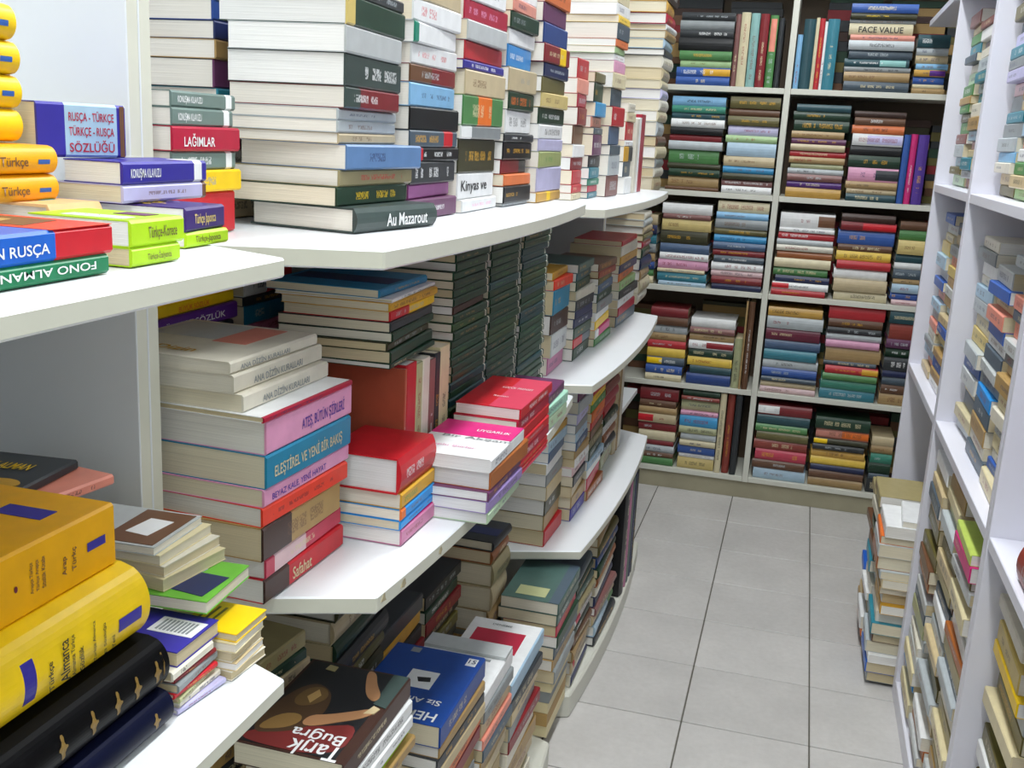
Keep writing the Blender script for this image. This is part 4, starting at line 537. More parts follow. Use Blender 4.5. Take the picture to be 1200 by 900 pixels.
["L","pocket_book","first column of green books",-0.49,1.462,0.853,0.0,[["dark green",0.013,0.125,0.175,0.0007,-0.0026,0.5,{"par":[0.15,0.6,0.12],"ink":"dark olive","sec":"ivory","s":[0.93,0.96]}],["dark green",0.013,0.133,0.174,-0.0004,0.0036,-0.1,{"par":[0.15,0.6,0.12],"ink":"olive","sec":"ivory","s":[0.93,0.96]}],["deep teal",0.013,0.129,0.18,-0.0006,0.0037,-0.1,{"par":[0.15,0.6,0.12],"ink":"green","sec":"ivory","s":[0.93,0.96]}],["dark green",0.013,0.125,0.17,-0.0009,-0.0019,-0.1,{"par":[0.15,0.6,0.12],"ink":"green","sec":"ivory","s":[0.93,0.96]}],["dark green",0.013,0.124,0.173,0.0001,0.0005,0.2,{"par":[0.15,0.6,0.12],"ink":"dark olive","sec":"ivory","s":[0.93,0.96]}],["dark green",0.013,0.128,0.174,-0.0009,-0.0023,0.1,{"par":[0.15,0.6,0.12],"ink":"green","sec":"ivory","s":[0.93,0.96]}],["olive green",0.013,0.135,0.169,0.0003,-0.0032,0.5,{"par":[0.15,0.6,0.12],"ink":"dark olive","sec":"ivory","s":[0.93,0.96]}],["deep teal",0.013,0.129,0.186,-0.0017,0.0009,0.5,{"par":[0.15,0.6,0.12],"ink":"dark olive","sec":"ivory","s":[0.93,0.96]}],["dark green",0.013,0.129,0.172,-0.002,0.0052,0.5,{"par":[0.15,0.6,0.12],"ink":"dark olive","sec":"ivory","s":[0.93,0.96]}],["deep teal",0.013,0.134,0.18,-0.0,-0.0015,0.6,{"par":[0.15,0.6,0.12],"ink":"olive","sec":"ivory","s":[0.93,0.96]}],["dark green",0.013,0.121,0.171,0.0003,0.0044,0.3,{"par":[0.15,0.6,0.12],"ink":"olive","sec":"ivory","s":[0.93,0.96]}],["dark green",0.013,0.13,0.172,0.0005,0.0053,0.3,{"par":[0.15,0.6,0.12],"ink":"dark olive","sec":"ivory","s":[0.93,0.96]}],["dark green",0.013,0.133,0.183,0.0002,-0.0007,0.2,{"par":[0.15,0.6,0.12],"ink":"tan","sec":"ivory","s":[0.93,0.96]}],["bottle green",0.013,0.125,0.183,-0.0009,0.0015,-0.3,{"par":[0.15,0.6,0.12],"ink":"green","sec":"ivory","s":[0.93,0.96]}],["dark green",0.013,0.124,0.183,-0.0019,0.0017,0.5,{"par":[0.15,0.6,0.12],"ink":"dark olive","sec":"ivory","s":[0.93,0.96]}],["bottle green",0.013,0.131,0.183,0.0007,0.0054,0.5,{"par":[0.15,0.6,0.12],"ink":"tan","sec":"ivory","s":[0.93,0.96]}],["olive green",0.013,0.123,0.177,-0.0011,0.0018,0.0,{"par":[0.15,0.6,0.12],"ink":"tan","sec":"ivory","s":[0.93,0.96]}],["dark green",0.013,0.123,0.181,-0.0007,0.0057,0.2,{"par":[0.15,0.6,0.12],"ink":"tan","sec":"ivory","s":[0.93,0.96]}],["dark brown",0.013,0.127,0.169,-0.0014,0.0032,-2.0,{"ink":"tan"}],["dark green",0.013,0.133,0.184,0.0004,0.0003,-0.4,{"par":[0.15,0.6,0.12],"ink":"dark olive","sec":"ivory","s":[0.93,0.96]}],["dark green",0.013,0.128,0.18,-0.0007,-0.0006,0.1,{"par":[0.15,0.6,0.12],"ink":"green","sec":"ivory","s":[0.93,0.96]}],["dark green",0.013,0.133,0.18,0.0007,-0.0024,-0.4,{"par":[0.15,0.6,0.12],"ink":"olive","sec":"ivory","s":[0.93,0.96]}],["bottle green",0.013,0.129,0.176,-0.001,-0.002,-0.5,{"par":[0.15,0.6,0.12],"ink":"tan","sec":"ivory","s":[0.93,0.96]}],["dark green",0.013,0.127,0.174,0.0009,0.0051,-0.4,{"par":[0.15,0.6,0.12],"ink":"green","sec":"ivory","s":[0.93,0.96]}],["bottle green",0.013,0.135,0.186,-0.0001,0.0041,-0.3,{"par":[0.15,0.6,0.12],"ink":"tan","sec":"ivory","s":[0.93,0.96]}],["dark green",0.013,0.13,0.181,-0.0011,0.0017,0.0,{"par":[0.15,0.6,0.12],"ink":"olive","sec":"ivory","s":[0.93,0.96]}],["bottle green",0.013,0.13,0.177,-0.0011,-0.0006,0.5,{"par":[0.15,0.6,0.12],"ink":"green","sec":"ivory","s":[0.93,0.96]}]]],
["L","pocket_book","second column of green books",-0.49,1.653,0.853,0.0,[["dark green",0.013,0.132,0.187,-0.0017,0.0053,-0.3,{"par":[0.15,0.6,0.12],"ink":"green","sec":"ivory","s":[0.93,0.96]}],["bottle green",0.013,0.124,0.182,-0.0007,0.0044,-0.4,{"par":[0.15,0.6,0.12],"ink":"olive","sec":"ivory","s":[0.93,0.96]}],["deep teal",0.013,0.121,0.179,-0.0017,0.004,0.1,{"par":[0.15,0.6,0.12],"ink":"dark olive","sec":"ivory","s":[0.93,0.96]}],["bottle green",0.013,0.125,0.187,0.0001,-0.0002,0.0,{"par":[0.15,0.6,0.12],"ink":"dark olive","sec":"ivory","s":[0.93,0.96]}],["deep teal",0.013,0.129,0.193,0.0001,0.0041,-0.1,{"par":[0.15,0.6,0.12],"ink":"tan","sec":"ivory","s":[0.93,0.96]}],["dark green",0.013,0.126,0.177,-0.0015,0.001,-0.4,{"par":[0.15,0.6,0.12],"ink":"green","sec":"ivory","s":[0.93,0.96]}],["dark green",0.013,0.121,0.192,-0.0015,0.0042,-0.3,{"par":[0.15,0.6,0.12],"ink":"olive","sec":"ivory","s":[0.93,0.96]}],["dark green",0.013,0.128,0.184,-0.0015,0.0045,-0.4,{"par":[0.15,0.6,0.12],"ink":"olive","sec":"ivory","s":[0.93,0.96]}],["dark green",0.013,0.13,0.193,-0.0018,-0.0007,-0.3,{"par":[0.15,0.6,0.12],"ink":"tan","sec":"ivory","s":[0.93,0.96]}],["bottle green",0.013,0.129,0.194,-0.0019,-0.0023,0.0,{"par":[0.15,0.6,0.12],"ink":"green","sec":"ivory","s":[0.93,0.96]}],["dark green",0.013,0.129,0.186,-0.0008,-0.0005,0.4,{"par":[0.15,0.6,0.12],"ink":"olive","sec":"ivory","s":[0.93,0.96]}],["dark green",0.013,0.126,0.188,-0.0019,0.0006,-0.4,{"par":[0.15,0.6,0.12],"ink":"tan","sec":"ivory","s":[0.93,0.96]}],["olive green",0.013,0.123,0.178,0.0,-0.0013,0.2,{"par":[0.15,0.6,0.12],"ink":"olive","sec":"ivory","s":[0.93,0.96]}],["olive green",0.013,0.125,0.186,-0.0003,0.0013,-0.0,{"par":[0.15,0.6,0.12],"ink":"olive","sec":"ivory","s":[0.93,0.96]}],["bottle green",0.013,0.121,0.196,-0.0003,0.0037,0.6,{"par":[0.15,0.6,0.12],"ink":"green","sec":"ivory","s":[0.93,0.96]}],["dark green",0.013,0.13,0.191,-0.0001,-0.0004,0.3,{"par":[0.15,0.6,0.12],"ink":"tan","sec":"ivory","s":[0.93,0.96]}],["dark green",0.013,0.133,0.192,0.0008,0.0028,0.3,{"par":[0.15,0.6,0.12],"ink":"dark olive","sec":"ivory","s":[0.93,0.96]}],["dark green",0.013,0.131,0.191,-0.0005,0.0024,-0.3,{"par":[0.15,0.6,0.12],"ink":"tan","sec":"ivory","s":[0.93,0.96]}],["bottle green",0.013,0.127,0.187,-0.0018,-0.0006,-0.6,{"par":[0.15,0.6,0.12],"ink":"olive","sec":"ivory","s":[0.93,0.96]}],["deep teal",0.013,0.128,0.195,-0.0009,-0.0016,-0.0,{"par":[0.15,0.6,0.12],"ink":"green","sec":"ivory","s":[0.93,0.96]}],["dark green",0.013,0.123,0.183,-0.002,0.0047,-0.1,{"par":[0.15,0.6,0.12],"ink":"green","sec":"ivory","s":[0.93,0.96]}],["dark green",0.013,0.129,0.185,-0.0011,-0.0023,0.1,{"par":[0.15,0.6,0.12],"ink":"green","sec":"ivory","s":[0.93,0.96]}],["bottle green",0.013,0.125,0.182,0.0002,0.0015,-0.2,{"par":[0.15,0.6,0.12],"ink":"green","sec":"ivory","s":[0.93,0.96]}],["bottle green",0.013,0.134,0.183,-0.0002,-0.0032,0.4,{"par":[0.15,0.6,0.12],"ink":"olive","sec":"ivory","s":[0.93,0.96]}],["dark green",0.013,0.135,0.188,-0.0009,0.0037,-0.2,{"par":[0.15,0.6,0.12],"ink":"green","sec":"ivory","s":[0.93,0.96]}],["olive green",0.013,0.122,0.193,-0.0005,0.005,0.3,{"par":[0.15,0.6,0.12],"ink":"dark olive","sec":"ivory","s":[0.93,0.96]}],["gold",0.012,0.121,0.182,-0.0015,-0.0013,0.8,{}]]],
["L","pocket_book","third column of green books",-0.49,1.856,0.853,0.0,[["dark green",0.013,0.135,0.202,-0.0015,0.0023,-0.1,{"par":[0.15,0.6,0.12],"ink":"olive","sec":"ivory","s":[0.93,0.96]}],["dark green",0.013,0.134,0.206,-0.0001,-0.0028,0.4,{"par":[0.15,0.6,0.12],"ink":"dark olive","sec":"ivory","s":[0.93,0.96]}],["dark green",0.013,0.132,0.19,-0.0012,0.0021,-0.3,{"par":[0.15,0.6,0.12],"ink":"green","sec":"ivory","s":[0.93,0.96]}],["dark green",0.013,0.133,0.204,0.0006,0.0038,0.1,{"par":[0.15,0.6,0.12],"ink":"green","sec":"ivory","s":[0.93,0.96]}],["dark green",0.013,0.131,0.193,-0.0007,0.0046,0.4,{"par":[0.15,0.6,0.12],"ink":"olive","sec":"ivory","s":[0.93,0.96]}],["deep teal",0.013,0.134,0.204,-0.0008,-0.0019,0.3,{"par":[0.15,0.6,0.12],"ink":"dark olive","sec":"ivory","s":[0.93,0.96]}],["dark green",0.013,0.13,0.187,-0.002,0.0041,-0.3,{"par":[0.15,0.6,0.12],"ink":"green","sec":"ivory","s":[0.93,0.96]}],["dark green",0.013,0.126,0.199,-0.0013,-0.0002,0.5,{"par":[0.15,0.6,0.12],"ink":"dark olive","sec":"ivory","s":[0.93,0.96]}],["dark green",0.013,0.13,0.194,0.0006,-0.0037,-0.2,{"par":[0.15,0.6,0.12],"ink":"dark olive","sec":"ivory","s":[0.93,0.96]}],["dark green",0.013,0.124,0.2,-0.0009,-0.0007,-0.1,{"par":[0.15,0.6,0.12],"ink":"tan","sec":"ivory","s":[0.93,0.96]}],["bottle green",0.013,0.133,0.192,-0.0005,0.0058,-0.5,{"par":[0.15,0.6,0.12],"ink":"green","sec":"ivory","s":[0.93,0.96]}],["bottle green",0.013,0.134,0.196,0.0003,0.0055,-0.5,{"par":[0.15,0.6,0.12],"ink":"olive","sec":"ivory","s":[0.93,0.96]}],["deep teal",0.013,0.122,0.192,-0.002,0.0047,0.3,{"par":[0.15,0.6,0.12],"ink":"dark olive","sec":"ivory","s":[0.93,0.96]}],["deep teal",0.013,0.13,0.192,0.0009,-0.0019,-0.3,{"par":[0.15,0.6,0.12],"ink":"tan","sec":"ivory","s":[0.93,0.96]}],["bottle green",0.013,0.133,0.202,0.0002,-0.0035,-0.6,{"par":[0.15,0.6,0.12],"ink":"olive","sec":"ivory","s":[0.93,0.96]}],["bottle green",0.013,0.127,0.195,-0.0016,0.0054,-0.5,{"par":[0.15,0.6,0.12],"ink":"dark olive","sec":"ivory","s":[0.93,0.96]}],["deep teal",0.013,0.123,0.202,0.0007,-0.0027,-0.4,{"par":[0.15,0.6,0.12],"ink":"dark olive","sec":"ivory","s":[0.93,0.96]}],["dark green",0.013,0.126,0.196,0.0003,0.0006,-0.3,{"par":[0.15,0.6,0.12],"ink":"green","sec":"ivory","s":[0.93,0.96]}],["olive green",0.013,0.13,0.194,-0.0,-0.0,-0.2,{"par":[0.15,0.6,0.12],"ink":"olive","sec":"ivory","s":[0.93,0.96]}],["bottle green",0.013,0.129,0.204,-0.0014,0.0023,-0.2,{"par":[0.15,0.6,0.12],"ink":"tan","sec":"ivory","s":[0.93,0.96]}],["deep teal",0.013,0.129,0.189,-0.0003,0.003,0.2,{"par":[0.15,0.6,0.12],"ink":"green","sec":"ivory","s":[0.93,0.96]}],["deep teal",0.013,0.134,0.187,-0.0018,-0.0029,-0.3,{"par":[0.15,0.6,0.12],"ink":"dark olive","sec":"ivory","s":[0.93,0.96]}],["deep teal",0.013,0.128,0.205,-0.002,-0.0018,0.4,{"par":[0.15,0.6,0.12],"ink":"dark olive","sec":"ivory","s":[0.93,0.96]}],["bottle green",0.013,0.129,0.199,0.001,0.0013,0.3,{"par":[0.15,0.6,0.12],"ink":"olive","sec":"ivory","s":[0.93,0.96]}],["dark green",0.013,0.122,0.205,0.0009,0.0045,0.1,{"par":[0.15,0.6,0.12],"ink":"tan","sec":"ivory","s":[0.93,0.96]}],["teal",0.016,0.122,0.19,0.0001,-0.0038,-0.9,{}],["brown",0.012,0.124,0.205,-0.0019,0.0039,1.8,{}]]],
["LU","paperback","upright row under lying pile",-0.487,1.262,0.853,0,[["salmon brown",0.0055,0.12,0.196,0.0,0.0,0.0,{}],["red",0.036,0.125,0.2,0.0,0.0,0.0,{}],["pale olive",0.024,0.12,0.195,0.0,0.0,0.0,{}],["ivory",0.028,0.13,0.197,0.0,0.0,0.0,{}],["mauve brown",0.024,0.12,0.19,0.0,0.0,0.0,{}],["charcoal",0.02,0.12,0.195,0.0,0.0,0.0,{}],["cream",0.04,0.13,0.2,0.0,0.0,0.0,{}]]],
["L","paperback","first stack on rear middle shelf",-0.5196,2.249,0.829,0.0,[["mauve pink",0.04,0.145,0.161,-0.0038,0.0005,-0.9,{}],["pale grey",0.0535,0.146,0.162,0.002,0.0035,-0.9,{}],["dark brown",0.0451,0.148,0.163,-0.0017,-0.0025,1.0,{}],["teal blue",0.0563,0.153,0.171,0.0014,0.0023,-1.0,{}],["vermilion",0.0231,0.156,0.165,0.0002,0.0033,2.0,{}],["gold",0.0173,0.15,0.17,-0.0035,0.0022,-1.9,{}]]],
["L","paperback","second stack on rear middle shelf",-0.504,2.4314,0.829,0.0,[["dark green",0.0299,0.146,0.19,-0.0006,0.0028,-0.2,{"ink":"white"}],["slate",0.0234,0.147,0.189,-0.0005,0.0007,0.6,{"sec":"red","s":[0,0.5]}],["dark green",0.0275,0.145,0.186,-0.0007,-0.0002,1.3,{}],["navy",0.0232,0.154,0.192,-0.0019,-0.0034,1.9,{}],["navy",0.0189,0.15,0.182,0.001,-0.0033,1.2,{"ink":"white"}],["charcoal",0.0251,0.155,0.189,0.0006,-0.0014,1.4,{}],["ivory",0.0229,0.145,0.193,-0.0005,0.0017,2.0,{}],["dark green",0.0228,0.152,0.178,-0.0018,-0.002,-1.3,{}],["dark teal",0.0206,0.151,0.184,-0.0031,0.0026,-1.3,{}],["slate green",0.0205,0.154,0.195,-0.0001,0.0051,-0.7,{}]]],
["L","paperback","third stack on rear middle shelf",-0.4902,2.6391,0.829,0.0,[["green",0.0206,0.154,0.213,-0.0014,0.0001,0.8,{}],["magenta",0.0228,0.146,0.213,-0.0,0.0012,-0.8,{"sec":"white","s":[0,0.2]}],["yellow",0.0227,0.144,0.219,-0.0023,0.0005,-1.6,{}],["white",0.0227,0.152,0.219,-0.003,0.0012,-2.0,{}],["grey",0.0271,0.148,0.207,-0.0,0.0022,0.1,{}],["dark green",0.0225,0.144,0.222,-0.0007,-0.004,-1.0,{}],["slate blue",0.0224,0.145,0.218,-0.0007,0.0052,-1.0,{}],["olive",0.0178,0.147,0.21,-0.0008,0.0009,-1.6,{}],["red brown",0.0178,0.155,0.207,-0.0023,0.0038,1.7,{}],["brown",0.0199,0.146,0.22,-0.0037,0.0035,1.9,{}]]],
["L","paperback","fourth stack on rear middle shelf",-0.49,2.96,0.829,0.0,[["slate",0.0307,0.15,0.292,-0.0025,-0.0016,1.4,{}],["crimson",0.0252,0.15,0.283,0.0019,0.0045,0.3,{}],["white",0.0251,0.143,0.281,0.0012,-0.0032,-0.2,{}],["charcoal",0.025,0.146,0.291,0.0016,0.0024,1.2,{}],["light green",0.0249,0.149,0.282,0.0016,0.003,-0.3,{}],["orange",0.0248,0.142,0.309,-0.0036,-0.0,-1.5,{}],["navy",0.0247,0.14,0.302,-0.0026,-0.002,0.2,{}],["gold",0.0246,0.144,0.307,-0.002,-0.0001,-0.2,{}],["ivory",0.0294,0.153,0.282,-0.0006,-0.0038,-0.0,{}],["red",0.0147,0.143,0.304,-0.0013,0.0042,-1.2,{}]]],
["L","paperback","first stack on rear lower shelf",-0.4951,2.1994,0.432,0.0,[["red",0.0381,0.133,0.16,-0.0007,0.0035,1.4,{"par":[0,0,0]}],["tan",0.0378,0.127,0.157,-0.0037,0.0023,-0.7,{}],["dark olive",0.0376,0.135,0.158,-0.0029,0.0014,0.1,{}],["beige",0.0332,0.126,0.156,-0.0,-0.001,-0.4,{}],["grey",0.0288,0.131,0.169,-0.0022,-0.0015,-0.5,{}],["white",0.0266,0.129,0.162,-0.0022,-0.0027,-1.2,{}],["slate blue",0.0245,0.134,0.165,-0.0001,0.0031,-1.4,{}],["pale blue",0.0243,0.126,0.17,-0.0013,0.0031,0.7,{}],["gold",0.0202,0.121,0.166,-0.0036,0.0055,1.3,{}],["dark green",0.0221,0.124,0.155,-0.0014,-0.002,-1.2,{}],["green",0.024,0.13,0.171,-0.0016,0.0033,-1.2,{}],["pale green",0.0279,0.123,0.158,0.0011,-0.0028,-1.5,{}],["mint",0.0238,0.133,0.169,-0.001,-0.0039,0.9,{}]]],
["L","paperback","second stack on rear lower shelf",-0.4718,2.3864,0.432,0.0,[["indigo",0.0316,0.123,0.151,-0.0027,0.0032,1.0,{}],["tan",0.0314,0.129,0.152,-0.003,0.0038,0.9,{}],["beige",0.0268,0.128,0.147,-0.0028,-0.0031,-1.8,{}],["charcoal",0.0266,0.133,0.143,0.0002,0.0004,-0.3,{}],["pale pink",0.0221,0.134,0.153,-0.0032,-0.0024,-0.2,{}],["white",0.022,0.133,0.151,0.0008,0.0031,0.9,{}],["tan",0.0219,0.125,0.144,-0.0007,-0.0019,1.8,{}],["slate blue",0.0218,0.124,0.149,0.0018,-0.0007,-1.4,{}],["pale blue",0.0217,0.13,0.144,0.0002,-0.002,-1.4,{}],["grey",0.0217,0.126,0.142,-0.0016,-0.0036,-0.6,{}],["lavender",0.0259,0.124,0.149,-0.0001,0.0012,-1.7,{}],["silver",0.03,0.121,0.147,0.0007,0.0049,1.7,{}],["plum",0.0256,0.125,0.143,-0.0022,0.0018,1.0,{}]]],
["L","paperback","third stack on rear lower shelf",-0.4666,2.549,0.432,0.0,[["orange brown",0.0285,0.128,0.19,0.0006,0.0037,1.6,{}],["rose",0.0331,0.125,0.198,-0.0005,-0.003,-2.0,{}],["white",0.0235,0.123,0.19,-0.0022,-0.0023,-0.6,{}],["pale blue",0.0234,0.126,0.196,-0.0018,-0.0029,1.3,{}],["dark green",0.028,0.131,0.202,-0.0013,0.0035,-1.5,{}],["olive",0.0279,0.127,0.189,-0.0038,-0.0036,0.3,{}],["brown",0.0254,0.131,0.194,-0.0015,0.0044,-1.7,{}],["red",0.023,0.131,0.201,-0.0018,0.0026,-1.6,{}],["orange",0.0252,0.13,0.186,0.001,-0.001,-1.0,{}],["green",0.0228,0.124,0.188,-0.0031,-0.0013,0.2,{}],["yellow",0.0227,0.124,0.192,-0.0006,-0.0036,-1.0,{}],["red",0.0226,0.125,0.205,-0.0007,0.0059,1.6,{}]]],
["L","hardcover","fourth stack on rear lower shelf",-0.472,2.78,0.432,0.0,[["pale olive",0.0546,0.129,0.201,-0.0026,-0.0031,-1.6,{}],["charcoal",0.0303,0.132,0.187,0.0002,-0.0019,1.0,{}],["orange brown",0.0302,0.123,0.188,0.001,0.006,-0.3,{}],["white",0.0251,0.122,0.198,-0.0006,-0.0028,0.7,{}],["dark green",0.025,0.124,0.19,0.0006,0.0011,1.3,{}],["red",0.0298,0.122,0.202,-0.002,-0.003,-1.1,{}],["crimson",0.0297,0.123,0.201,-0.0022,-0.0032,1.0,{}],["red brown",0.0295,0.124,0.198,-0.0021,0.0053,1.1,{}]]],
["LU","hardcover","pale uprights on rear lower shelf",-0.475,2.99,0.432,0,[["beige",0.045,0.13,0.3,0.0,0.0,0.0,{}],["tan",0.03,0.13,0.29,0.0,0.0,0.0,{}],["ivory",0.05,0.13,0.3,0.0,0.0,0.0,{}]]],
["LU","paperback","uprights at end of rear upper shelf",-0.478,2.985,1.218,0,[["ivory",0.04,0.12,0.205,0.0,0.0,0.0,{}],["white",0.035,0.12,0.21,0.0,0.0,0.0,{"ink":"gold"}],["crimson",0.07,0.12,0.22,0.0,0.0,0.0,{}]]],
["L","dictionary","dictionary shelf",-0.46,0.416,1.2525,0.0,[["emerald",0.0135,0.14,0.2,0.0,0.0,0.0,{"text":"FONO ALMANCA REHBERİ","tc":"white","tv":[0.1,0.93],"flip":1,"label":"green phrase dictionary with upside-down white title at bottom of shelf-edge pair"}],["cobalt",0.0198,0.14,0.205,0.0,0.0,0.0,{"sec":"red","s":[0.72,1],"text":"LÂTİN RUSÇA","tc":"white","tv":[0.34,0.69],"cover":"redbrown","label":"blue and red dictionary with white title lying on the green one"}]]],
["L","dictionary","lime pair",-0.463,0.647,1.2525,0.0,[["lime",0.014,0.085,0.06,0.0,0.0,0.0,{"text":"Türkçe-İtalyanca","tc":"olive","tv":[0.3,0.8],"label":"small lime pocket dictionary underneath another lime one at shelf edge"}],["lime",0.0195,0.088,0.066,0.0,0.0,0.0,{"text":"Türkçe-Korece","tc":"olive","tv":[0.3,0.85],"pages":"white","cover":"lime","label":"small lime pocket dictionary with white and purple labels on its cover"}]]],
["L","dictionary","purple pair",-0.5,0.774,1.2525,0.0,[["lime",0.013,0.1,0.066,0.0,0.0,0.0,{"text":"Türkçe-Japonca","tc":"olive","tv":[0.2,0.8],"label":"lime pocket dictionary under the purple one with yellow cover text"}],["deep purple",0.0205,0.105,0.068,0.0,0.0,-4.0,{"text":"Türkçe Japonca","tc":"pale gold","tv":[0.2,0.75],"cover":"yellowtext","pages":"white","label":"dark purple pocket dictionary with yellow text on its cover"}]]],
["L","dictionary","phrasebook pair",-0.548,0.757,1.2875,0.0,[["lavender",0.015,0.067,0.125,0.0,0.0,0.0,{"sec":"brown","s":[0.95,1],"label":"lavender phrasebook underneath the purple one with white emblem"}],["indigo",0.019,0.058,0.126,0.0,0.0,0.0,{"text":"KONUŞMA KILAVUZU","tc":"white","tv":[0.08,0.42],"sec":"white","s":[0.84,0.94],"cover":"whitetext","pages":"white","label":"purple phrasebook with white two-word title and white round emblem"}]]],
["L","dictionary","orange",-0.555,0.68,1.2525,0.0,[["peach",0.037,0.16,0.062,0.0,0.0,0.0,{"cover":"cyan","hc":1,"label":"pale orange hardback with turquoise curve on its cover beside lime dictionaries"}]]],
["L","dictionary","fat",-0.612,0.735,1.3225,0.0,[["indigo",0.045,0.085,0.084,0.0,0.0,18.0,{"text":"RUSÇA - TÜRKÇE|TÜRKÇE - RUSÇA|SÖZLÜĞÜ","tc":"crimson","tv":[0.34,0.86],"sec":"pale blue","s":[0.3,0.9],"s2":"brown","label":"thick blue and white dictionary with red title against white side panel"}]]],
["L","dictionary","yellow pair",-0.588,0.538,1.2885,0.0,[["amber",0.0215,0.11,0.19,0.0,0.0,0.0,{"text":"İtalyanca Türkçe","tc":"brown","tv":[0.45,0.82],"mark":"blue","round":1,"label":"lower orange-yellow dictionary of the rounded pair on the orange hardback"}],["amber",0.0225,0.11,0.19,0.0,0.0,0.0,{"text":"İtalyanca Türkçe","tc":"brown","tv":[0.45,0.82],"mark":"blue","round":1,"label":"upper orange-yellow dictionary of the rounded pair on the orange hardback"}]]],
["L","dictionary","yellow trio",-0.617,0.54,1.334,0.0,[["yellow",0.026,0.1,0.185,0.0,0.0,0.0,{"round":1,"label":"lowest bright yellow rounded dictionary of the upper pile by white panel"}],["yellow",0.026,0.1,0.186,0.0,0.0,0.0,{"round":1,"mark":"blue","label":"second bright yellow rounded dictionary up, with blue mark at end"}],["yellow",0.026,0.1,0.186,0.0,0.0,0.0,{"round":1,"mark":"blue","label":"third bright yellow rounded dictionary up, with blue mark at end"}],["yellow",0.028,0.1,0.184,0.0,0.0,0.0,{"round":1,"mark":"blue","label":"topmost bright yellow rounded dictionary of the pile by white panel"}]]],
["L","dictionary","big dictionaries",-0.459,0.437,0.866,0.0,[["midnight navy",0.032,0.17,0.24,0.0,0.0,0.0,{"round":1,"orn":"old gold","label":"navy leather-look dictionary with gold ornaments at bottom of big pile"}],["jet black",0.046,0.17,0.24,-0.003,0.0,0.0,{"round":1,"orn":"old gold","label":"black leather-look dictionary with gold ornaments under the yellow ones"}],["yellow",0.064,0.17,0.24,-0.016,-0.005,0.0,{"round":1,"mark":"indigo","band":"indigo","vtext":1,"label":"thick yellow dictionary with rounded spine and blue band"}],["golden yellow",0.052,0.18,0.24,-0.042,-0.012,0.0,{"mark":"indigo","vtext":2,"cover":"yellowbig","label":"boxy yellow dictionary with square spine at top of the big pile"}]]],
["L","booklet","booklets",-0.462,0.687,0.866,0.0,[["lavender",0.005,0.1,0.063,-0.0016,0.0023,8.0,{"label":"lavender-edged booklet at bottom of pile beside black dictionary"}],["ivory",0.006,0.1,0.061,-0.0017,0.0055,2.0,{"label":"ivory booklet second up in pile beside black dictionary"}],["pale olive",0.005,0.1,0.063,0.0008,0.0026,-4.0,{"label":"pale olive booklet third up in pile beside black dictionary"}],["red",0.005,0.1,0.062,-0.0022,-0.001,3.0,{"label":"red-edged booklet in pile beside black dictionary"}],["grey",0.008,0.1,0.065,0.0013,0.0008,-3.0,{"label":"grey booklet above the red-edged one beside black dictionary"}],["dark red",0.004,0.1,0.061,-0.0031,0.0015,2.0,{"label":"dark red booklet below blue barcode book"}],["ivory",0.009,0.1,0.062,-0.0012,-0.0037,0.0,{"label":"ivory booklet directly under blue barcode book"}],["indigo",0.014,0.105,0.065,-0.0029,0.0049,0.0,{"cover":"barcode","fore":1,"label":"blue booklet with white barcode label on its cover"}]]],
["L","booklet","yellow booklets",-0.449,0.757,0.866,0.0,[["ivory",0.009,0.1,0.054,-0.0025,-0.0018,5.0,{"fore":1,"label":"ivory booklet at bottom of small pile at shelf corner"}],["beige",0.008,0.1,0.053,0.0014,-0.0001,-2.0,{"fore":1,"label":"beige booklet second up in small pile at shelf corner"}],["ivory",0.01,0.1,0.052,-0.003,-0.0005,2.0,{"fore":1,"label":"ivory booklet third up in small pile at shelf corner"}],["cream",0.009,0.1,0.056,0.0018,-0.0009,-3.0,{"fore":1,"label":"cream booklet below yellow one at shelf corner"}],["yellow",0.008,0.06,0.055,0.0007,0.0021,0.0,{"fore":1,"cover":"yellowlines","label":"bright yellow booklet on top of small pile at shelf corner"}]]],
["L","booklet","green",-0.485,0.748,0.9315,0.0,[["leaf green",0.012,0.115,0.085,0.014,-0.0001,-4.0,{"fore":1,"cover":"greenpic","label":"green illustrated booklet with blue and white picture on its cover"}]]],
["L","booklet","brown",-0.512,0.752,0.944,0.0,[["cream",0.012,0.12,0.086,-0.0042,-0.0015,8.0,{"fore":1,"label":"cream booklet at bottom of fanned pile below brown cover"}],["ivory",0.01,0.12,0.084,-0.006,0.0028,4.0,{"fore":1,"label":"ivory booklet in middle of fanned pile below brown cover"}],["cream",0.01,0.12,0.085,-0.01,0.0027,0.0,{"fore":1,"label":"cream booklet directly below grey and brown cover"}],["pale grey",0.008,0.125,0.085,-0.014,0.0002,-3.0,{"fore":1,"cover":"brownlabel","label":"grey and brown covered booklet with white label on fanned pile"}]]],
["L","booklet","dark",-0.645,0.665,0.866,0.0,[["tan",0.03,0.097,0.114,-0.0022,-0.0009,0.8,{"label":"tan booklet at bottom of pile behind the yellow dictionaries"}],["beige",0.034,0.101,0.122,0.0009,-0.0034,0.6,{"label":"beige booklet low in pile behind the yellow dictionaries"}],["brown",0.03,0.098,0.119,-0.0039,0.0048,1.6,{"label":"brown booklet in pile behind the yellow dictionaries"}],["pale olive",0.028,0.094,0.116,-0.0021,0.0011,-1.4,{"label":"pale olive booklet in pile behind the yellow dictionaries"}],["maroon",0.036,0.1,0.117,0.02,0.0008,-2.0,{"label":"maroon booklet beneath the dark grey booklet behind yellow dictionaries"}],["salmon",0.01,0.103,0.115,0.04,0.0052,8.0,{"label":"salmon booklet peeping out below dark booklet behind yellow dictionaries"}],["charcoal",0.009,0.104,0.113,0.03,0.0058,-6.0,{"cover":"darkyellow","label":"dark grey booklet with yellow lettering behind the yellow dictionaries"}]]],
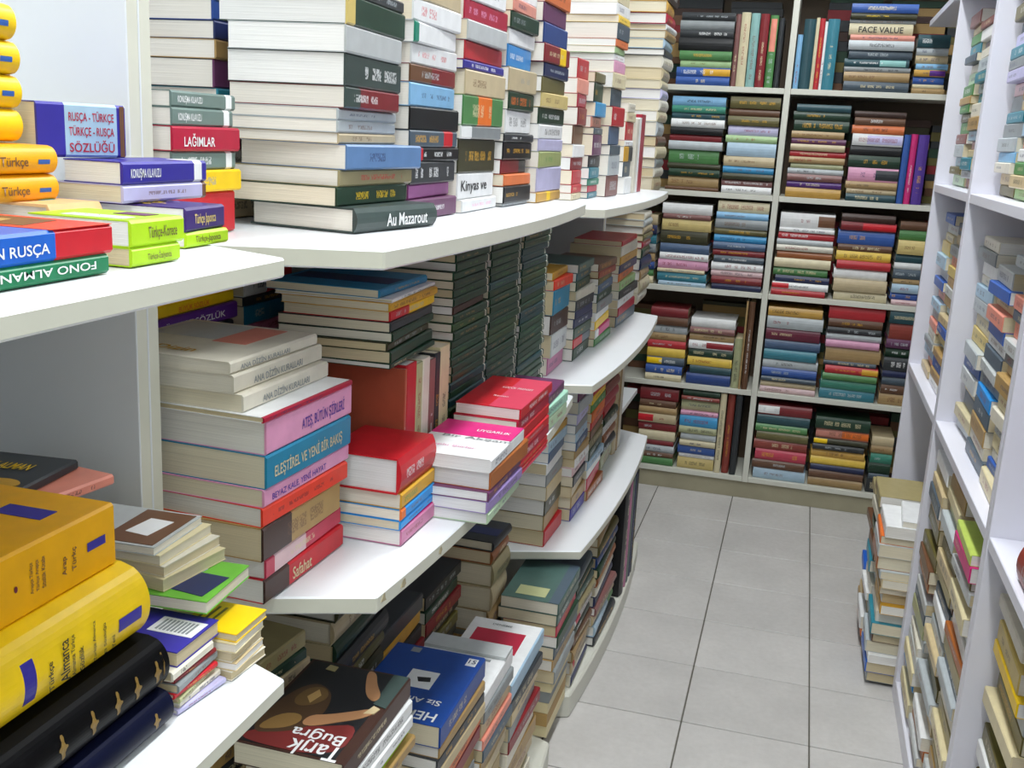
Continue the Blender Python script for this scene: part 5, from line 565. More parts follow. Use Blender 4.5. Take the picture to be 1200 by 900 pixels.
["L","paperback","pile under the dark red novel",-0.41,0.912,0.575,0.0,[["pale blue",0.017,0.124,0.2,-0.0048,0.0015,-0.4,{}],["tan",0.016,0.122,0.203,-0.0002,0.0009,1.9,{}],["lime",0.016,0.126,0.202,-0.0026,0.0043,-0.0,{}],["white",0.018,0.122,0.196,0.0017,-0.002,1.2,{}],["white",0.02,0.122,0.192,-0.0011,0.0028,1.6,{}],["dark brown",0.028,0.134,0.197,0.0,0.0,0.0,{"cover":"bugra","label":"dark red novel with painted cover titled Tarık Buğra"}]]],
["L","paperback","pile under the blue book",-0.41,1.238,0.4,0.0,[["dark red",0.026,0.136,0.208,-0.003,0.0049,-0.1,{}],["orange",0.024,0.14,0.213,-0.002,0.0028,-0.6,{}],["beige",0.022,0.135,0.21,-0.0015,-0.0029,1.7,{}],["charcoal",0.02,0.14,0.205,-0.0019,-0.0024,1.6,{}],["tan",0.018,0.131,0.201,-0.001,0.0026,1.4,{}],["royal blue",0.034,0.15,0.213,0.0,0.0,0.0,{"cover":"blue","label":"royal blue book with white title and small picture on its cover"}]]],
["L","paperback","pile under the white ridged book",-0.41,1.456,0.3,0.0,[["beige",0.024,0.151,0.159,0.0011,0.0045,-1.5,{}],["tan",0.024,0.147,0.154,-0.001,0.003,-0.8,{}],["slate",0.022,0.149,0.159,0.0024,0.0049,1.5,{}],["salmon",0.02,0.141,0.162,0.0012,0.0043,0.8,{}],["beige",0.03,0.155,0.156,-0.0037,0.0032,1.0,{}],["grey",0.024,0.141,0.159,0.0013,0.0039,1.4,{}],["white",0.03,0.15,0.17,0.0,0.0,0.0,{"cover":"ridge","label":"white book with grey lettering and raised strip beside royal blue book"}]]],
["L","paperback","pile under the white and red book",-0.41,1.634,0.15,0.0,[["beige",0.04,0.144,0.209,-0.0039,0.0034,-0.3,{}],["tan",0.034,0.144,0.201,-0.0034,0.0028,1.7,{}],["ivory",0.03,0.131,0.195,-0.0007,-0.0016,-0.3,{}],["dark red",0.028,0.133,0.209,0.0009,0.0028,1.4,{}],["grey",0.028,0.132,0.199,0.0014,-0.0016,-1.5,{}],["beige",0.026,0.135,0.196,0.0023,0.0053,-0.5,{}],["charcoal",0.026,0.135,0.208,0.0016,-0.0002,1.6,{}],["white",0.034,0.145,0.24,0.0,0.0,0.0,{"sec":"pale blue","s":[0,1],"cover":"redlabel","label":"white covered book with red label and pale blue spine"}]]],
["L","paperback","pile under the dark green book",-0.41,2.008,0.2,0.0,[["grey",0.03,0.128,0.207,0.0018,-0.0009,-0.6,{}],["tan",0.026,0.129,0.212,-0.0044,-0.0038,0.1,{}],["slate",0.028,0.123,0.213,-0.0034,0.0006,1.1,{}],["dark green",0.026,0.127,0.205,0.0023,0.0019,0.4,{}],["rose",0.026,0.121,0.205,-0.0015,0.0008,-0.8,{}],["slate green",0.026,0.134,0.214,-0.001,-0.0017,0.2,{}],["slate green",0.026,0.13,0.215,0.0,0.0,0.0,{"cover":"green","label":"dark green hardback with cream label on its cover"}]]],
["L","hardcover","dark pile behind white and red book",-0.545,1.955,0.32,0.0,[["tan",0.052,0.119,0.124,-0.0033,-0.0023,1.2,{}],["beige",0.054,0.115,0.12,0.0022,-0.0013,-1.6,{}],["khaki",0.05,0.113,0.121,0.0022,0.0001,0.7,{}],["orange brown",0.03,0.123,0.117,-0.0022,0.0013,0.6,{}],["charcoal",0.022,0.115,0.123,-0.0007,0.0003,1.9,{"cover":"flat"}]]],
["L","hardcover","stack under front middle shelf",-0.575,1.25,0.5,0.0,[["dark olive",0.034,0.144,0.197,-0.0036,0.0022,-1.6,{}],["olive",0.03,0.133,0.2,-0.0044,0.005,-1.9,{}],["charcoal",0.036,0.142,0.2,0.0006,0.0037,-1.2,{}],["dark green",0.03,0.142,0.201,-0.0028,0.0039,-1.9,{}],["beige",0.036,0.142,0.197,-0.0049,-0.0005,-0.3,{}],["dark olive",0.034,0.143,0.198,0.0006,0.0014,0.2,{}],["grey green",0.044,0.14,0.196,-0.0026,-0.0005,-1.6,{}],["slate green",0.046,0.142,0.198,-0.0018,-0.0037,0.9,{}]]],
["L","paperback","slanting stack beside dark red novel",-0.582,0.93,0.58,0.0,[["beige",0.024,0.132,0.192,0.0014,-0.0004,6.0,{}],["charcoal",0.02,0.128,0.187,-0.0025,-0.0008,8.0,{}],["tan",0.02,0.135,0.201,-0.001,-0.0015,6.0,{}],["brown",0.018,0.126,0.198,0.002,-0.0021,9.0,{}],["beige",0.02,0.133,0.195,0.0008,0.0033,7.0,{}],["dark green",0.016,0.134,0.194,-0.004,-0.0029,8.0,{}],["khaki",0.024,0.128,0.186,0.0011,0.0057,6.0,{}]]],
["L","paperback","dim stack behind white ridged book",-0.6,1.475,0.301,0.0,[["dark brown",0.024,0.119,0.194,0.0008,0.005,-2.0,{}],["black",0.024,0.114,0.192,0.0016,-0.003,1.5,{}],["dark olive",0.032,0.124,0.194,-0.0007,0.0052,0.7,{}],["charcoal",0.032,0.124,0.2,-0.0007,0.0032,1.4,{}],["dark red",0.024,0.114,0.198,0.0015,0.0059,0.9,{}],["black",0.028,0.118,0.202,-0.0005,-0.0028,-0.0,{}],["gold",0.028,0.117,0.199,0.001,0.0049,-2.0,{}],["charcoal",0.032,0.119,0.199,-0.0033,0.0034,0.6,{}]]],
["L","paperback","dim stack behind white and red book",-0.6,1.7,0.301,0.0,[["charcoal",0.024,0.115,0.203,-0.0034,0.0027,1.7,{}],["dark brown",0.024,0.12,0.203,-0.003,-0.0025,-1.9,{}],["black",0.024,0.122,0.188,0.0023,0.0031,-1.3,{}],["olive",0.024,0.122,0.189,-0.0012,-0.0029,1.1,{}],["black",0.024,0.123,0.202,-0.005,0.0045,0.2,{}],["dark red",0.028,0.122,0.195,-0.0004,0.0019,1.2,{}],["dark green",0.024,0.113,0.187,-0.0009,-0.0011,-0.4,{}],["black",0.028,0.112,0.199,-0.0048,0.0043,1.2,{}]]],
["L","hardcover","first stack on rear plinth",-0.415,2.25,0.062,0.0,[["ivory",0.03,0.127,0.188,-0.0001,-0.0019,-0.3,{"sec":"navy","s":[0,1]}],["beige",0.034,0.122,0.204,-0.0009,-0.0005,-1.6,{"sec":"red","s":[0.05,0.15]}],["tan",0.03,0.131,0.201,0.0014,-0.003,-0.5,{}],["brown",0.026,0.125,0.2,-0.0039,0.0021,1.9,{}],["dark green",0.028,0.132,0.186,-0.0044,-0.0029,0.8,{}],["white",0.026,0.129,0.195,-0.0016,0.0001,0.4,{"sec":"rose","s":[0.05,0.3]}],["khaki",0.028,0.13,0.202,0.0005,0.004,1.7,{}],["slate green",0.026,0.133,0.199,-0.0048,0.0028,1.4,{}],["dark green",0.026,0.127,0.202,-0.0037,0.0054,-0.2,{}],["slate",0.026,0.131,0.191,-0.0027,-0.0005,-0.7,{}]]],
["L","hardcover","second stack on rear plinth",-0.405,2.47,0.062,0.0,[["charcoal",0.026,0.122,0.262,0.0024,0.0025,1.7,{}],["pale blue",0.03,0.132,0.271,0.0025,0.0035,-0.9,{"sec":"green","s":[0.7,1]}],["beige",0.028,0.124,0.261,-0.0048,-0.0017,1.5,{}],["mauve brown",0.024,0.134,0.259,0.0008,0.0037,1.6,{}],["navy",0.03,0.132,0.264,-0.0042,0.0043,-0.7,{}],["ivory",0.026,0.13,0.26,-0.001,0.0057,-1.4,{}],["orange brown",0.028,0.128,0.267,-0.001,0.0054,-0.4,{}],["dark green",0.026,0.134,0.268,0.0023,-0.0031,-1.2,{}],["dark blue",0.03,0.125,0.273,-0.0049,-0.0014,0.9,{}],["olive",0.028,0.135,0.255,-0.0017,0.0029,0.8,{}],["tan",0.026,0.132,0.269,-0.0031,-0.0014,-1.9,{}]]],
["LU","hardcover","dark uprights on rear plinth",-0.392,2.8,0.062,0,[["black",0.07,0.13,0.335,0.0,0.0,0.0,{}],["mauve pink",0.03,0.13,0.33,0.0,0.0,0.0,{}],["slate green",0.05,0.13,0.335,0.0,0.0,0.0,{}],["navy",0.03,0.13,0.33,0.0,0.0,0.0,{}],["black",0.035,0.13,0.33,0.0,0.0,0.0,{}]]],
["R","used_book","third stack, upper far bay",0.4,3.285,1.287,0,[["pale green",0.0311,0.17,0.19,0.0037,-0.0001,-1.1,{}],["olive",0.0211,0.172,0.183,-0.0105,-0.0055,-1.5,{}],["pale blue",0.0258,0.166,0.192,0.0036,-0.0019,1.1,{}],["silver",0.0347,0.151,0.178,-0.0047,-0.0027,0.6,{}],["mauve brown",0.0271,0.178,0.186,-0.0043,-0.0044,-0.3,{}],["green",0.0326,0.178,0.194,0.0041,-0.0038,-1.5,{}],["olive",0.023,0.151,0.191,0.0021,-0.0007,-1.0,{}],["green",0.0223,0.177,0.177,-0.0059,-0.0053,0.3,{}],["tan",0.021,0.145,0.195,-0.0089,0.0017,-0.4,{}],["green",0.0316,0.159,0.193,-0.0031,-0.0047,0.5,{}],["pale green",0.034,0.156,0.184,0.0064,-0.0042,-0.9,{}],["ivory",0.0235,0.178,0.181,0.0094,-0.0039,-1.5,{}],["slate",0.0216,0.177,0.181,-0.0113,-0.0025,-1.2,{}],["teal",0.0274,0.148,0.178,-0.0005,-0.0046,-0.8,{}],["green",0.027,0.152,0.182,-0.0013,-0.0041,-0.5,{}],["beige",0.0209,0.153,0.193,0.0015,0.001,1.4,{}],["mauve brown",0.0337,0.147,0.186,-0.0107,-0.0018,0.0,{}]]],
["R","used_book","second stack, upper far bay",0.4,3.065,1.287,0,[["mauve brown",0.0251,0.148,0.182,0.0102,-0.0023,0.7,{}],["silver",0.0212,0.169,0.178,-0.0053,0.0003,-1.3,{}],["teal",0.0313,0.163,0.18,-0.0117,-0.0008,0.0,{}],["beige",0.0204,0.171,0.176,0.0036,0.0002,0.5,{}],["pale pink",0.0222,0.15,0.194,0.0107,-0.0001,1.1,{}],["pale blue",0.0259,0.172,0.176,-0.001,-0.0002,-0.2,{}],["tan",0.0336,0.162,0.179,-0.0074,-0.0,0.2,{}],["ivory",0.035,0.145,0.179,-0.0034,-0.0021,-1.3,{}],["teal",0.026,0.171,0.18,0.0097,-0.0045,-0.1,{}],["silver",0.025,0.155,0.198,0.0061,-0.0057,-1.0,{}],["teal",0.0266,0.167,0.194,-0.0063,0.0007,-1.0,{}],["silver",0.033,0.163,0.188,-0.0027,-0.0039,0.2,{}],["ivory",0.0244,0.15,0.179,0.0005,-0.0013,1.2,{}],["grey",0.0209,0.161,0.177,0.0077,0.0003,-0.7,{}],["white",0.0291,0.178,0.198,-0.0055,0.0015,-0.3,{}],["mauve brown",0.0208,0.182,0.197,-0.0103,0.0,-1.0,{}]]],
["R","used_book","first stack, upper far bay",0.4,2.85,1.287,0,[["olive",0.0222,0.165,0.195,0.0074,-0.0008,0.0,{}],["white",0.0219,0.164,0.188,0.0043,-0.003,0.1,{}],["light green",0.0289,0.147,0.197,0.0017,-0.0045,0.6,{}],["grey",0.0241,0.161,0.198,-0.0058,0.0006,0.6,{}],["teal",0.0209,0.153,0.183,0.0101,-0.0024,-0.5,{}],["pale green",0.0322,0.163,0.183,0.0113,0.0018,-1.2,{}],["salmon",0.0355,0.16,0.198,0.0096,-0.0041,0.7,{}],["silver",0.0258,0.174,0.178,-0.0067,-0.0043,-0.7,{}],["green",0.0206,0.179,0.19,0.0035,-0.0022,-0.1,{}],["salmon",0.0253,0.158,0.192,-0.0015,-0.0046,-0.1,{}],["pale blue",0.0203,0.16,0.178,0.0031,-0.0037,0.2,{}],["white",0.0233,0.172,0.198,-0.0073,0.0001,-0.6,{}],["olive",0.0241,0.168,0.195,0.009,-0.0013,-0.9,{}],["salmon",0.0202,0.161,0.189,-0.0113,0.0004,1.0,{}],["grey",0.0214,0.145,0.181,-0.0056,-0.0003,1.5,{}],["mauve brown",0.0203,0.148,0.178,-0.0072,-0.0022,-1.3,{}],["tan",0.0256,0.161,0.187,-0.0058,-0.0056,-1.2,{}]]],
["R","used_book","second stack, upper near bay",0.405,2.575,1.287,0,[["olive",0.0226,0.147,0.19,0.0114,-0.0049,1.1,{}],["beige",0.0253,0.164,0.194,0.0103,-0.0015,-1.3,{}],["ivory",0.0225,0.16,0.207,-0.0065,0.0004,0.9,{}],["light blue",0.0215,0.15,0.209,-0.0011,-0.0023,0.9,{}],["silver",0.03,0.167,0.192,-0.0074,-0.0013,-1.2,{}],["grey",0.0301,0.174,0.202,0.0005,-0.0033,-1.3,{}],["teal",0.0237,0.153,0.196,0.0034,-0.0005,0.3,{}],["grey",0.0344,0.183,0.214,0.0096,-0.005,-1.3,{}],["pale pink",0.0274,0.177,0.207,0.011,0.0004,-0.6,{}],["lavender",0.025,0.147,0.204,-0.0099,-0.0056,0.0,{}],["grey",0.0224,0.163,0.194,-0.0091,-0.0019,0.1,{}],["teal",0.0258,0.165,0.209,-0.0095,-0.0054,-0.3,{}],["lavender",0.0277,0.176,0.202,-0.0012,0.0008,1.3,{}],["slate",0.0267,0.165,0.209,0.0054,-0.0035,-1.3,{}],["olive",0.0323,0.169,0.196,-0.0111,0.0018,1.2,{}]]],
["R","used_book","first stack, upper near bay",0.405,2.345,1.287,0,[["light green",0.0221,0.171,0.19,0.0038,0.0008,0.5,{}],["beige",0.0255,0.148,0.199,-0.0097,0.0017,-1.3,{}],["green",0.0246,0.165,0.207,-0.0044,0.0005,0.3,{}],["white",0.0265,0.151,0.208,-0.0018,-0.0033,-1.1,{}],["salmon",0.0239,0.149,0.196,0.0058,0.0011,1.2,{}],["pale blue",0.0276,0.168,0.196,-0.0008,-0.0003,0.7,{}],["grey",0.0221,0.18,0.201,0.0088,-0.0019,0.9,{}],["beige",0.0204,0.163,0.214,-0.0084,0.0008,-0.5,{}],["tan",0.0228,0.171,0.206,-0.0106,-0.006,-0.8,{}],["white",0.0255,0.168,0.212,0.0108,-0.0034,1.0,{}],["lavender",0.0331,0.182,0.197,0.0028,-0.0028,-0.6,{}],["teal",0.0351,0.18,0.199,0.0033,0.0011,0.8,{}],["olive",0.0239,0.183,0.207,0.0061,0.0005,-0.7,{}],["ivory",0.0305,0.162,0.197,-0.0062,-0.0003,0.5,{}]]],
["R","used_book","third stack, middle far bay",0.4,3.285,0.748,0,[["beige",0.0209,0.178,0.196,-0.0087,0.0015,0.7,{}],["salmon",0.0308,0.18,0.194,0.0082,0.0018,1.3,{}],["pale blue",0.0275,0.175,0.196,-0.0069,-0.0033,-0.8,{}],["grey",0.0216,0.179,0.197,-0.0114,-0.003,0.3,{}],["ivory",0.028,0.152,0.186,-0.0024,0.0004,1.4,{}],["salmon",0.025,0.179,0.189,-0.0044,-0.0032,1.0,{}],["grey",0.0318,0.167,0.178,0.0021,0.0006,0.1,{}],["pale blue",0.0277,0.145,0.198,-0.0065,-0.0043,0.1,{}],["salmon",0.0348,0.172,0.178,0.0099,-0.0057,0.3,{}],["blue",0.0269,0.15,0.199,-0.0076,-0.0037,0.0,{}],["pale grey",0.0319,0.153,0.193,0.0072,-0.0042,1.1,{}],["pale blue",0.0359,0.151,0.19,-0.0102,-0.0027,-0.5,{}],["pale gold",0.0359,0.173,0.18,0.0011,-0.002,0.5,{}],["cream",0.0223,0.184,0.189,0.0071,-0.0045,1.2,{}],["pale grey",0.0288,0.178,0.184,0.0102,-0.0043,-1.4,{}],["blue",0.028,0.18,0.198,0.0003,0.0015,0.2,{}]]],
["R","used_book","second stack, middle far bay",0.4,3.065,0.748,0,[["white",0.0223,0.162,0.176,-0.0087,-0.0005,0.3,{}],["tan",0.0237,0.165,0.186,-0.0098,-0.006,-0.5,{}],["blue",0.0315,0.175,0.188,-0.0064,0.0006,-0.8,{}],["tan",0.0228,0.183,0.192,-0.0094,-0.0023,0.3,{}],["pale blue",0.0235,0.181,0.177,0.0107,-0.0025,-1.2,{}],["pale gold",0.0211,0.171,0.179,-0.001,-0.0009,1.5,{}],["blue",0.0254,0.154,0.18,-0.0081,-0.0027,0.4,{}],["beige",0.0249,0.169,0.186,-0.0086,-0.0013,-1.1,{}],["pale blue",0.0247,0.163,0.186,0.0114,-0.0021,1.3,{}],["tan",0.0275,0.163,0.187,0.0,-0.0041,-0.4,{}],["pale grey",0.0261,0.16,0.184,-0.0018,-0.0032,0.6,{}],["tan",0.0263,0.163,0.195,0.0011,-0.0057,0.9,{}],["pale gold",0.0276,0.169,0.197,-0.0024,-0.0025,-0.6,{}],["salmon",0.0289,0.174,0.176,0.0045,-0.001,0.5,{}],["grey",0.0264,0.168,0.191,-0.0038,0.0016,0.1,{}],["beige",0.0264,0.156,0.179,0.0097,0.0018,0.3,{}],["slate",0.0329,0.164,0.184,0.0095,-0.0032,0.1,{}]]],
["R","used_book","first stack, middle far bay",0.4,2.85,0.748,0,[["white",0.0349,0.181,0.178,-0.0059,-0.0011,0.2,{}],["ivory",0.0337,0.159,0.185,-0.0033,0.0013,0.1,{}],["cream",0.0244,0.156,0.187,0.0105,-0.003,-1.3,{}],["blue",0.0234,0.176,0.179,-0.0065,-0.0055,-0.7,{}],["salmon",0.0317,0.18,0.178,-0.0085,-0.0016,1.4,{}],["beige",0.0324,0.161,0.18,0.006,0.0009,-0.3,{}],["blue",0.0215,0.174,0.189,0.0114,-0.0057,-1.3,{}],["ivory",0.022,0.157,0.192,-0.008,-0.0023,-1.2,{}],["cream",0.0232,0.171,0.198,-0.0033,0.0018,-0.2,{}],["silver",0.0263,0.162,0.187,-0.0114,-0.0006,1.2,{}],["beige",0.0226,0.176,0.19,0.0037,-0.0024,0.4,{}],["slate",0.0345,0.166,0.196,-0.0117,-0.0025,-1.4,{}],["salmon",0.0301,0.16,0.198,0.0086,0.0013,0.2,{}],["beige",0.0223,0.171,0.179,0.0035,-0.002,1.3,{}],["ivory",0.0312,0.178,0.184,0.0049,-0.0045,-0.4,{}],["cream",0.0306,0.182,0.198,0.0103,-0.0011,-0.6,{}]]],
["R","used_book","third stack, middle near bay",0.4,2.575,0.748,0,[["silver",0.026,0.183,0.194,0.0039,-0.0011,-1.5,{}],["cream",0.0293,0.157,0.208,-0.0057,-0.0011,-1.0,{}],["slate",0.0337,0.182,0.211,0.0117,-0.0021,1.0,{}],["cream",0.0207,0.174,0.203,0.0098,-0.0013,-0.2,{}],["pale grey",0.0349,0.168,0.192,-0.003,0.001,0.3,{}],["blue",0.027,0.176,0.191,-0.0012,-0.0031,-1.4,{}],["silver",0.0333,0.153,0.205,-0.0053,-0.003,1.3,{}],["pale gold",0.0351,0.161,0.203,0.0074,0.0001,-0.1,{}],["cream",0.0338,0.171,0.207,0.011,-0.0056,1.0,{}],["silver",0.033,0.147,0.214,0.001,-0.0001,-1.1,{}],["pale blue",0.0302,0.178,0.196,0.0002,-0.0024,-1.4,{}],["ivory",0.0213,0.153,0.204,0.009,-0.0054,-0.6,{}],["white",0.0334,0.152,0.192,0.0076,-0.005,-0.9,{}],["grey",0.028,0.151,0.212,-0.0066,0.0009,-0.8,{}],["ivory",0.0242,0.153,0.212,0.0027,0.0018,0.8,{}]]],
["R","used_book","second stack, middle near bay",0.4,2.35,0.748,0,[["slate",0.0301,0.169,0.213,-0.0069,-0.0027,-0.1,{}],["ivory",0.025,0.174,0.195,-0.0009,0.0006,1.4,{}],["tan",0.0348,0.165,0.192,-0.0044,0.0011,1.2,{}],["slate",0.0344,0.164,0.196,-0.0032,-0.0016,0.8,{}],["azure",0.0294,0.158,0.191,-0.0029,-0.0051,1.4,{}],["grey",0.028,0.182,0.199,0.0011,-0.0035,-1.4,{}],["pale grey",0.0233,0.182,0.2,-0.0031,0.0002,1.3,{}],["slate",0.0311,0.182,0.205,0.001,0.0009,0.5,{}],["white",0.0258,0.152,0.196,0.005,-0.0003,0.3,{}],["blue",0.0267,0.166,0.194,0.0002,-0.0051,1.0,{}],["salmon",0.0307,0.156,0.192,-0.0074,-0.0014,0.5,{}],["cream",0.0243,0.148,0.196,0.0095,-0.0005,0.0,{}],["blue",0.0256,0.168,0.21,-0.0117,-0.0044,-1.0,{}],["pale grey",0.0333,0.153,0.192,0.0021,-0.0001,1.4,{}]]],
["R","used_book","first stack, middle near bay",0.4,2.12,0.748,0,[["cream",0.0308,0.16,0.207,-0.0104,0.0006,1.4,{}],["blue",0.0218,0.179,0.202,-0.0017,0.001,-1.4,{}],["ivory",0.0204,0.183,0.205,0.0037,-0.0047,0.7,{}],["cream",0.0288,0.18,0.198,0.001,-0.0047,-1.0,{}],["pale grey",0.0218,0.151,0.202,0.0018,-0.0015,-0.3,{}],["ivory",0.0287,0.173,0.195,-0.0086,0.0014,-1.5,{}],["cream",0.0343,0.154,0.191,-0.0005,-0.0029,-0.5,{}],["tan",0.0322,0.183,0.214,-0.0108,0.0019,-0.8,{}],["beige",0.0206,0.152,0.196,0.0066,0.0,-0.5,{}],["grey",0.0213,0.147,0.209,-0.0013,-0.0005,-1.0,{}],["pale grey",0.0269,0.172,0.2,-0.008,-0.0056,-1.1,{}],["salmon",0.0336,0.174,0.21,0.007,-0.0037,-1.4,{}],["slate",0.0208,0.174,0.207,0.0003,-0.0047,0.5,{}],["salmon",0.0269,0.162,0.195,-0.0008,-0.0004,0.5,{}],["cream",0.0216,0.148,0.206,0.0119,-0.0033,-0.7,{}],["tan",0.0307,0.146,0.199,0.0083,-0.0054,-1.2,{}],["silver",0.0209,0.183,0.212,-0.0096,-0.002,-0.0,{}]]],
["R","used_book","third stack, lower near bay",0.375,2.575,0.052,0,[["white",0.0231,0.181,0.203,-0.0013,-0.0055,0.3,{}],["cream",0.0343,0.15,0.201,-0.009,-0.0005,0.6,{}],["silver",0.0293,0.146,0.207,0.0072,-0.0051,-0.5,{}],["azure",0.0209,0.182,0.196,-0.0079,0.0006,-0.3,{}],["cream",0.0332,0.183,0.2,-0.0119,-0.0053,0.7,{}],["pale grey",0.0338,0.18,0.206,-0.0057,-0.0051,0.9,{}],["ivory",0.0215,0.145,0.19,-0.0035,0.001,1.5,{}],["silver",0.0251,0.175,0.211,0.0021,0.0018,0.4,{}],["pale olive",0.0352,0.165,0.197,-0.0071,-0.0002,-1.1,{}],["slate",0.0257,0.167,0.195,-0.0053,-0.002,0.0,{}],["pale grey",0.0267,0.168,0.19,-0.005,-0.005,0.4,{}],["brown",0.0271,0.165,0.195,0.0102,-0.0019,-0.4,{}],["orange brown",0.0246,0.177,0.19,-0.0058,-0.0034,0.5,{}],["brown",0.0317,0.172,0.2,-0.0099,-0.0031,0.5,{}],["olive",0.0332,0.161,0.208,-0.0059,-0.0031,-1.4,{}],["brown",0.0288,0.159,0.19,0.0111,-0.0018,0.5,{}],["olive",0.0355,0.176,0.198,-0.0007,-0.0002,0.7,{}],["tan",0.023,0.159,0.196,-0.0003,-0.0003,1.2,{}],["slate",0.0336,0.156,0.193,-0.0083,-0.0009,0.6,{}],["beige",0.0256,0.181,0.21,-0.004,0.0008,1.2,{}],["khaki",0.0268,0.15,0.209,0.0002,-0.0051,-0.7,{}],["white",0.0282,0.183,0.214,-0.0026,-0.0045,0.8,{}]]],
["R","used_book","second stack, lower near bay",0.375,2.35,0.052,0,[["tan",0.0318,0.174,0.197,0.0043,-0.001,-0.9,{}],["pale grey",0.0203,0.167,0.195,-0.0096,-0.0003,1.0,{}],["orange brown",0.0239,0.167,0.203,-0.0043,-0.0057,-0.5,{}],["white",0.0303,0.148,0.201,-0.0063,-0.0025,1.5,{}],["beige",0.0346,0.18,0.192,0.0117,-0.0041,1.1,{}],["white",0.0239,0.154,0.205,0.0005,-0.0016,-0.6,{}],["silver",0.0275,0.163,0.214,-0.0107,-0.003,-0.8,{}],["olive",0.03,0.168,0.201,0.0109,-0.0047,1.4,{}],["silver",0.0357,0.174,0.2,0.0118,-0.0053,-0.1,{}],["beige",0.0234,0.147,0.212,-0.0076,-0.006,-0.3,{}],["silver",0.0273,0.158,0.198,0.0051,-0.0052,0.1,{}],["khaki",0.0218,0.178,0.194,0.0091,-0.0031,-0.5,{}],["white",0.0298,0.155,0.208,0.0028,-0.0003,1.0,{}],["slate",0.0259,0.17,0.192,0.0042,-0.0051,-1.0,{}],["brown",0.0204,0.153,0.189,0.012,-0.0044,0.1,{}],["khaki",0.0258,0.154,0.209,-0.001,0.0007,-0.4,{}],["beige",0.0317,0.159,0.211,-0.0043,-0.0028,-1.4,{}],["olive",0.0287,0.152,0.193,0.0035,-0.0004,-0.7,{}],["cream",0.0303,0.172,0.208,0.0038,0.001,-0.6,{}],["silver",0.0285,0.163,0.205,-0.0088,-0.0035,0.5,{}],["pale olive",0.0287,0.175,0.213,0.008,-0.0006,0.7,{}],["cream",0.0251,0.174,0.198,-0.0012,0.0018,1.0,{}],["tan",0.0304,0.148,0.205,0.0022,-0.0005,0.0,{}]]],
["R","used_book","first stack, lower near bay",0.375,2.12,0.052,0,[["silver",0.0224,0.178,0.193,0.0079,-0.0018,-1.5,{}],["orange brown",0.0342,0.148,0.21,-0.0011,-0.0041,-1.0,{}],["pale grey",0.025,0.158,0.19,-0.0039,-0.0055,-1.3,{}],["tan",0.03,0.146,0.207,0.0041,-0.0036,0.7,{}],["khaki",0.0214,0.183,0.2,0.0071,-0.0038,1.3,{}],["silver",0.033,0.156,0.197,0.0108,-0.0007,-0.0,{}],["cream",0.0296,0.159,0.203,-0.003,0.0005,1.0,{}],["khaki",0.035,0.155,0.208,0.0079,-0.004,0.6,{}],["ivory",0.0263,0.148,0.2,0.007,-0.0023,-0.5,{}],["white",0.0278,0.174,0.208,0.009,-0.0031,-0.9,{}],["silver",0.0256,0.18,0.213,-0.0082,0.0001,-0.2,{}],["slate",0.023,0.153,0.213,0.0037,-0.004,0.2,{}],["khaki",0.0344,0.155,0.205,-0.0004,-0.003,0.2,{}],["orange brown",0.0235,0.176,0.211,-0.0047,0.0003,-1.1,{}],["white",0.0288,0.169,0.192,0.0067,-0.0037,1.1,{}],["pale grey",0.0326,0.162,0.201,0.008,-0.0003,-0.2,{}],["cream",0.0336,0.161,0.202,-0.0084,-0.0042,1.1,{}],["ivory",0.0262,0.148,0.207,0.0082,-0.0047,0.3,{}],["pale grey",0.0231,0.164,0.21,-0.0116,0.0014,-0.9,{}],["olive",0.0206,0.17,0.192,-0.0016,0.0008,1.5,{}],["magenta",0.0301,0.153,0.203,-0.014,-0.003,-0.1,{}],["pear green",0.021,0.151,0.197,-0.012,0.0005,0.9,{}]]],
["R","used_book","third pile on floor past post",0.305,3.25,0.009,0,[["tan",0.021,0.179,0.174,-0.0068,0.0007,-0.7,{}],["beige",0.0229,0.184,0.18,-0.0036,0.0003,0.7,{}],["orange",0.0218,0.21,0.172,0.007,-0.0024,-0.0,{}],["white",0.0204,0.18,0.17,0.0072,-0.0027,1.3,{}],["brown",0.0263,0.189,0.183,0.0086,-0.0,0.5,{}],["cobalt",0.0294,0.208,0.18,-0.009,-0.0027,1.2,{}],["white",0.0265,0.172,0.174,0.0127,0.0012,1.5,{}],["tan",0.0281,0.174,0.178,0.0107,0.0018,-1.5,{}],["pale grey",0.03,0.177,0.174,0.0089,0.001,-0.2,{}],["teal",0.0302,0.179,0.184,0.0044,-0.0007,-1.4,{}],["brown",0.0271,0.194,0.174,-0.0121,-0.0056,-1.3,{}],["gold",0.0207,0.184,0.182,0.0086,-0.0051,0.7,{}],["white",0.0211,0.184,0.187,0.0117,-0.0004,0.3,{}],["silver",0.0302,0.189,0.172,0.0006,-0.0036,1.4,{}],["khaki",0.0261,0.213,0.178,-0.0084,-0.0022,0.6,{}]]],
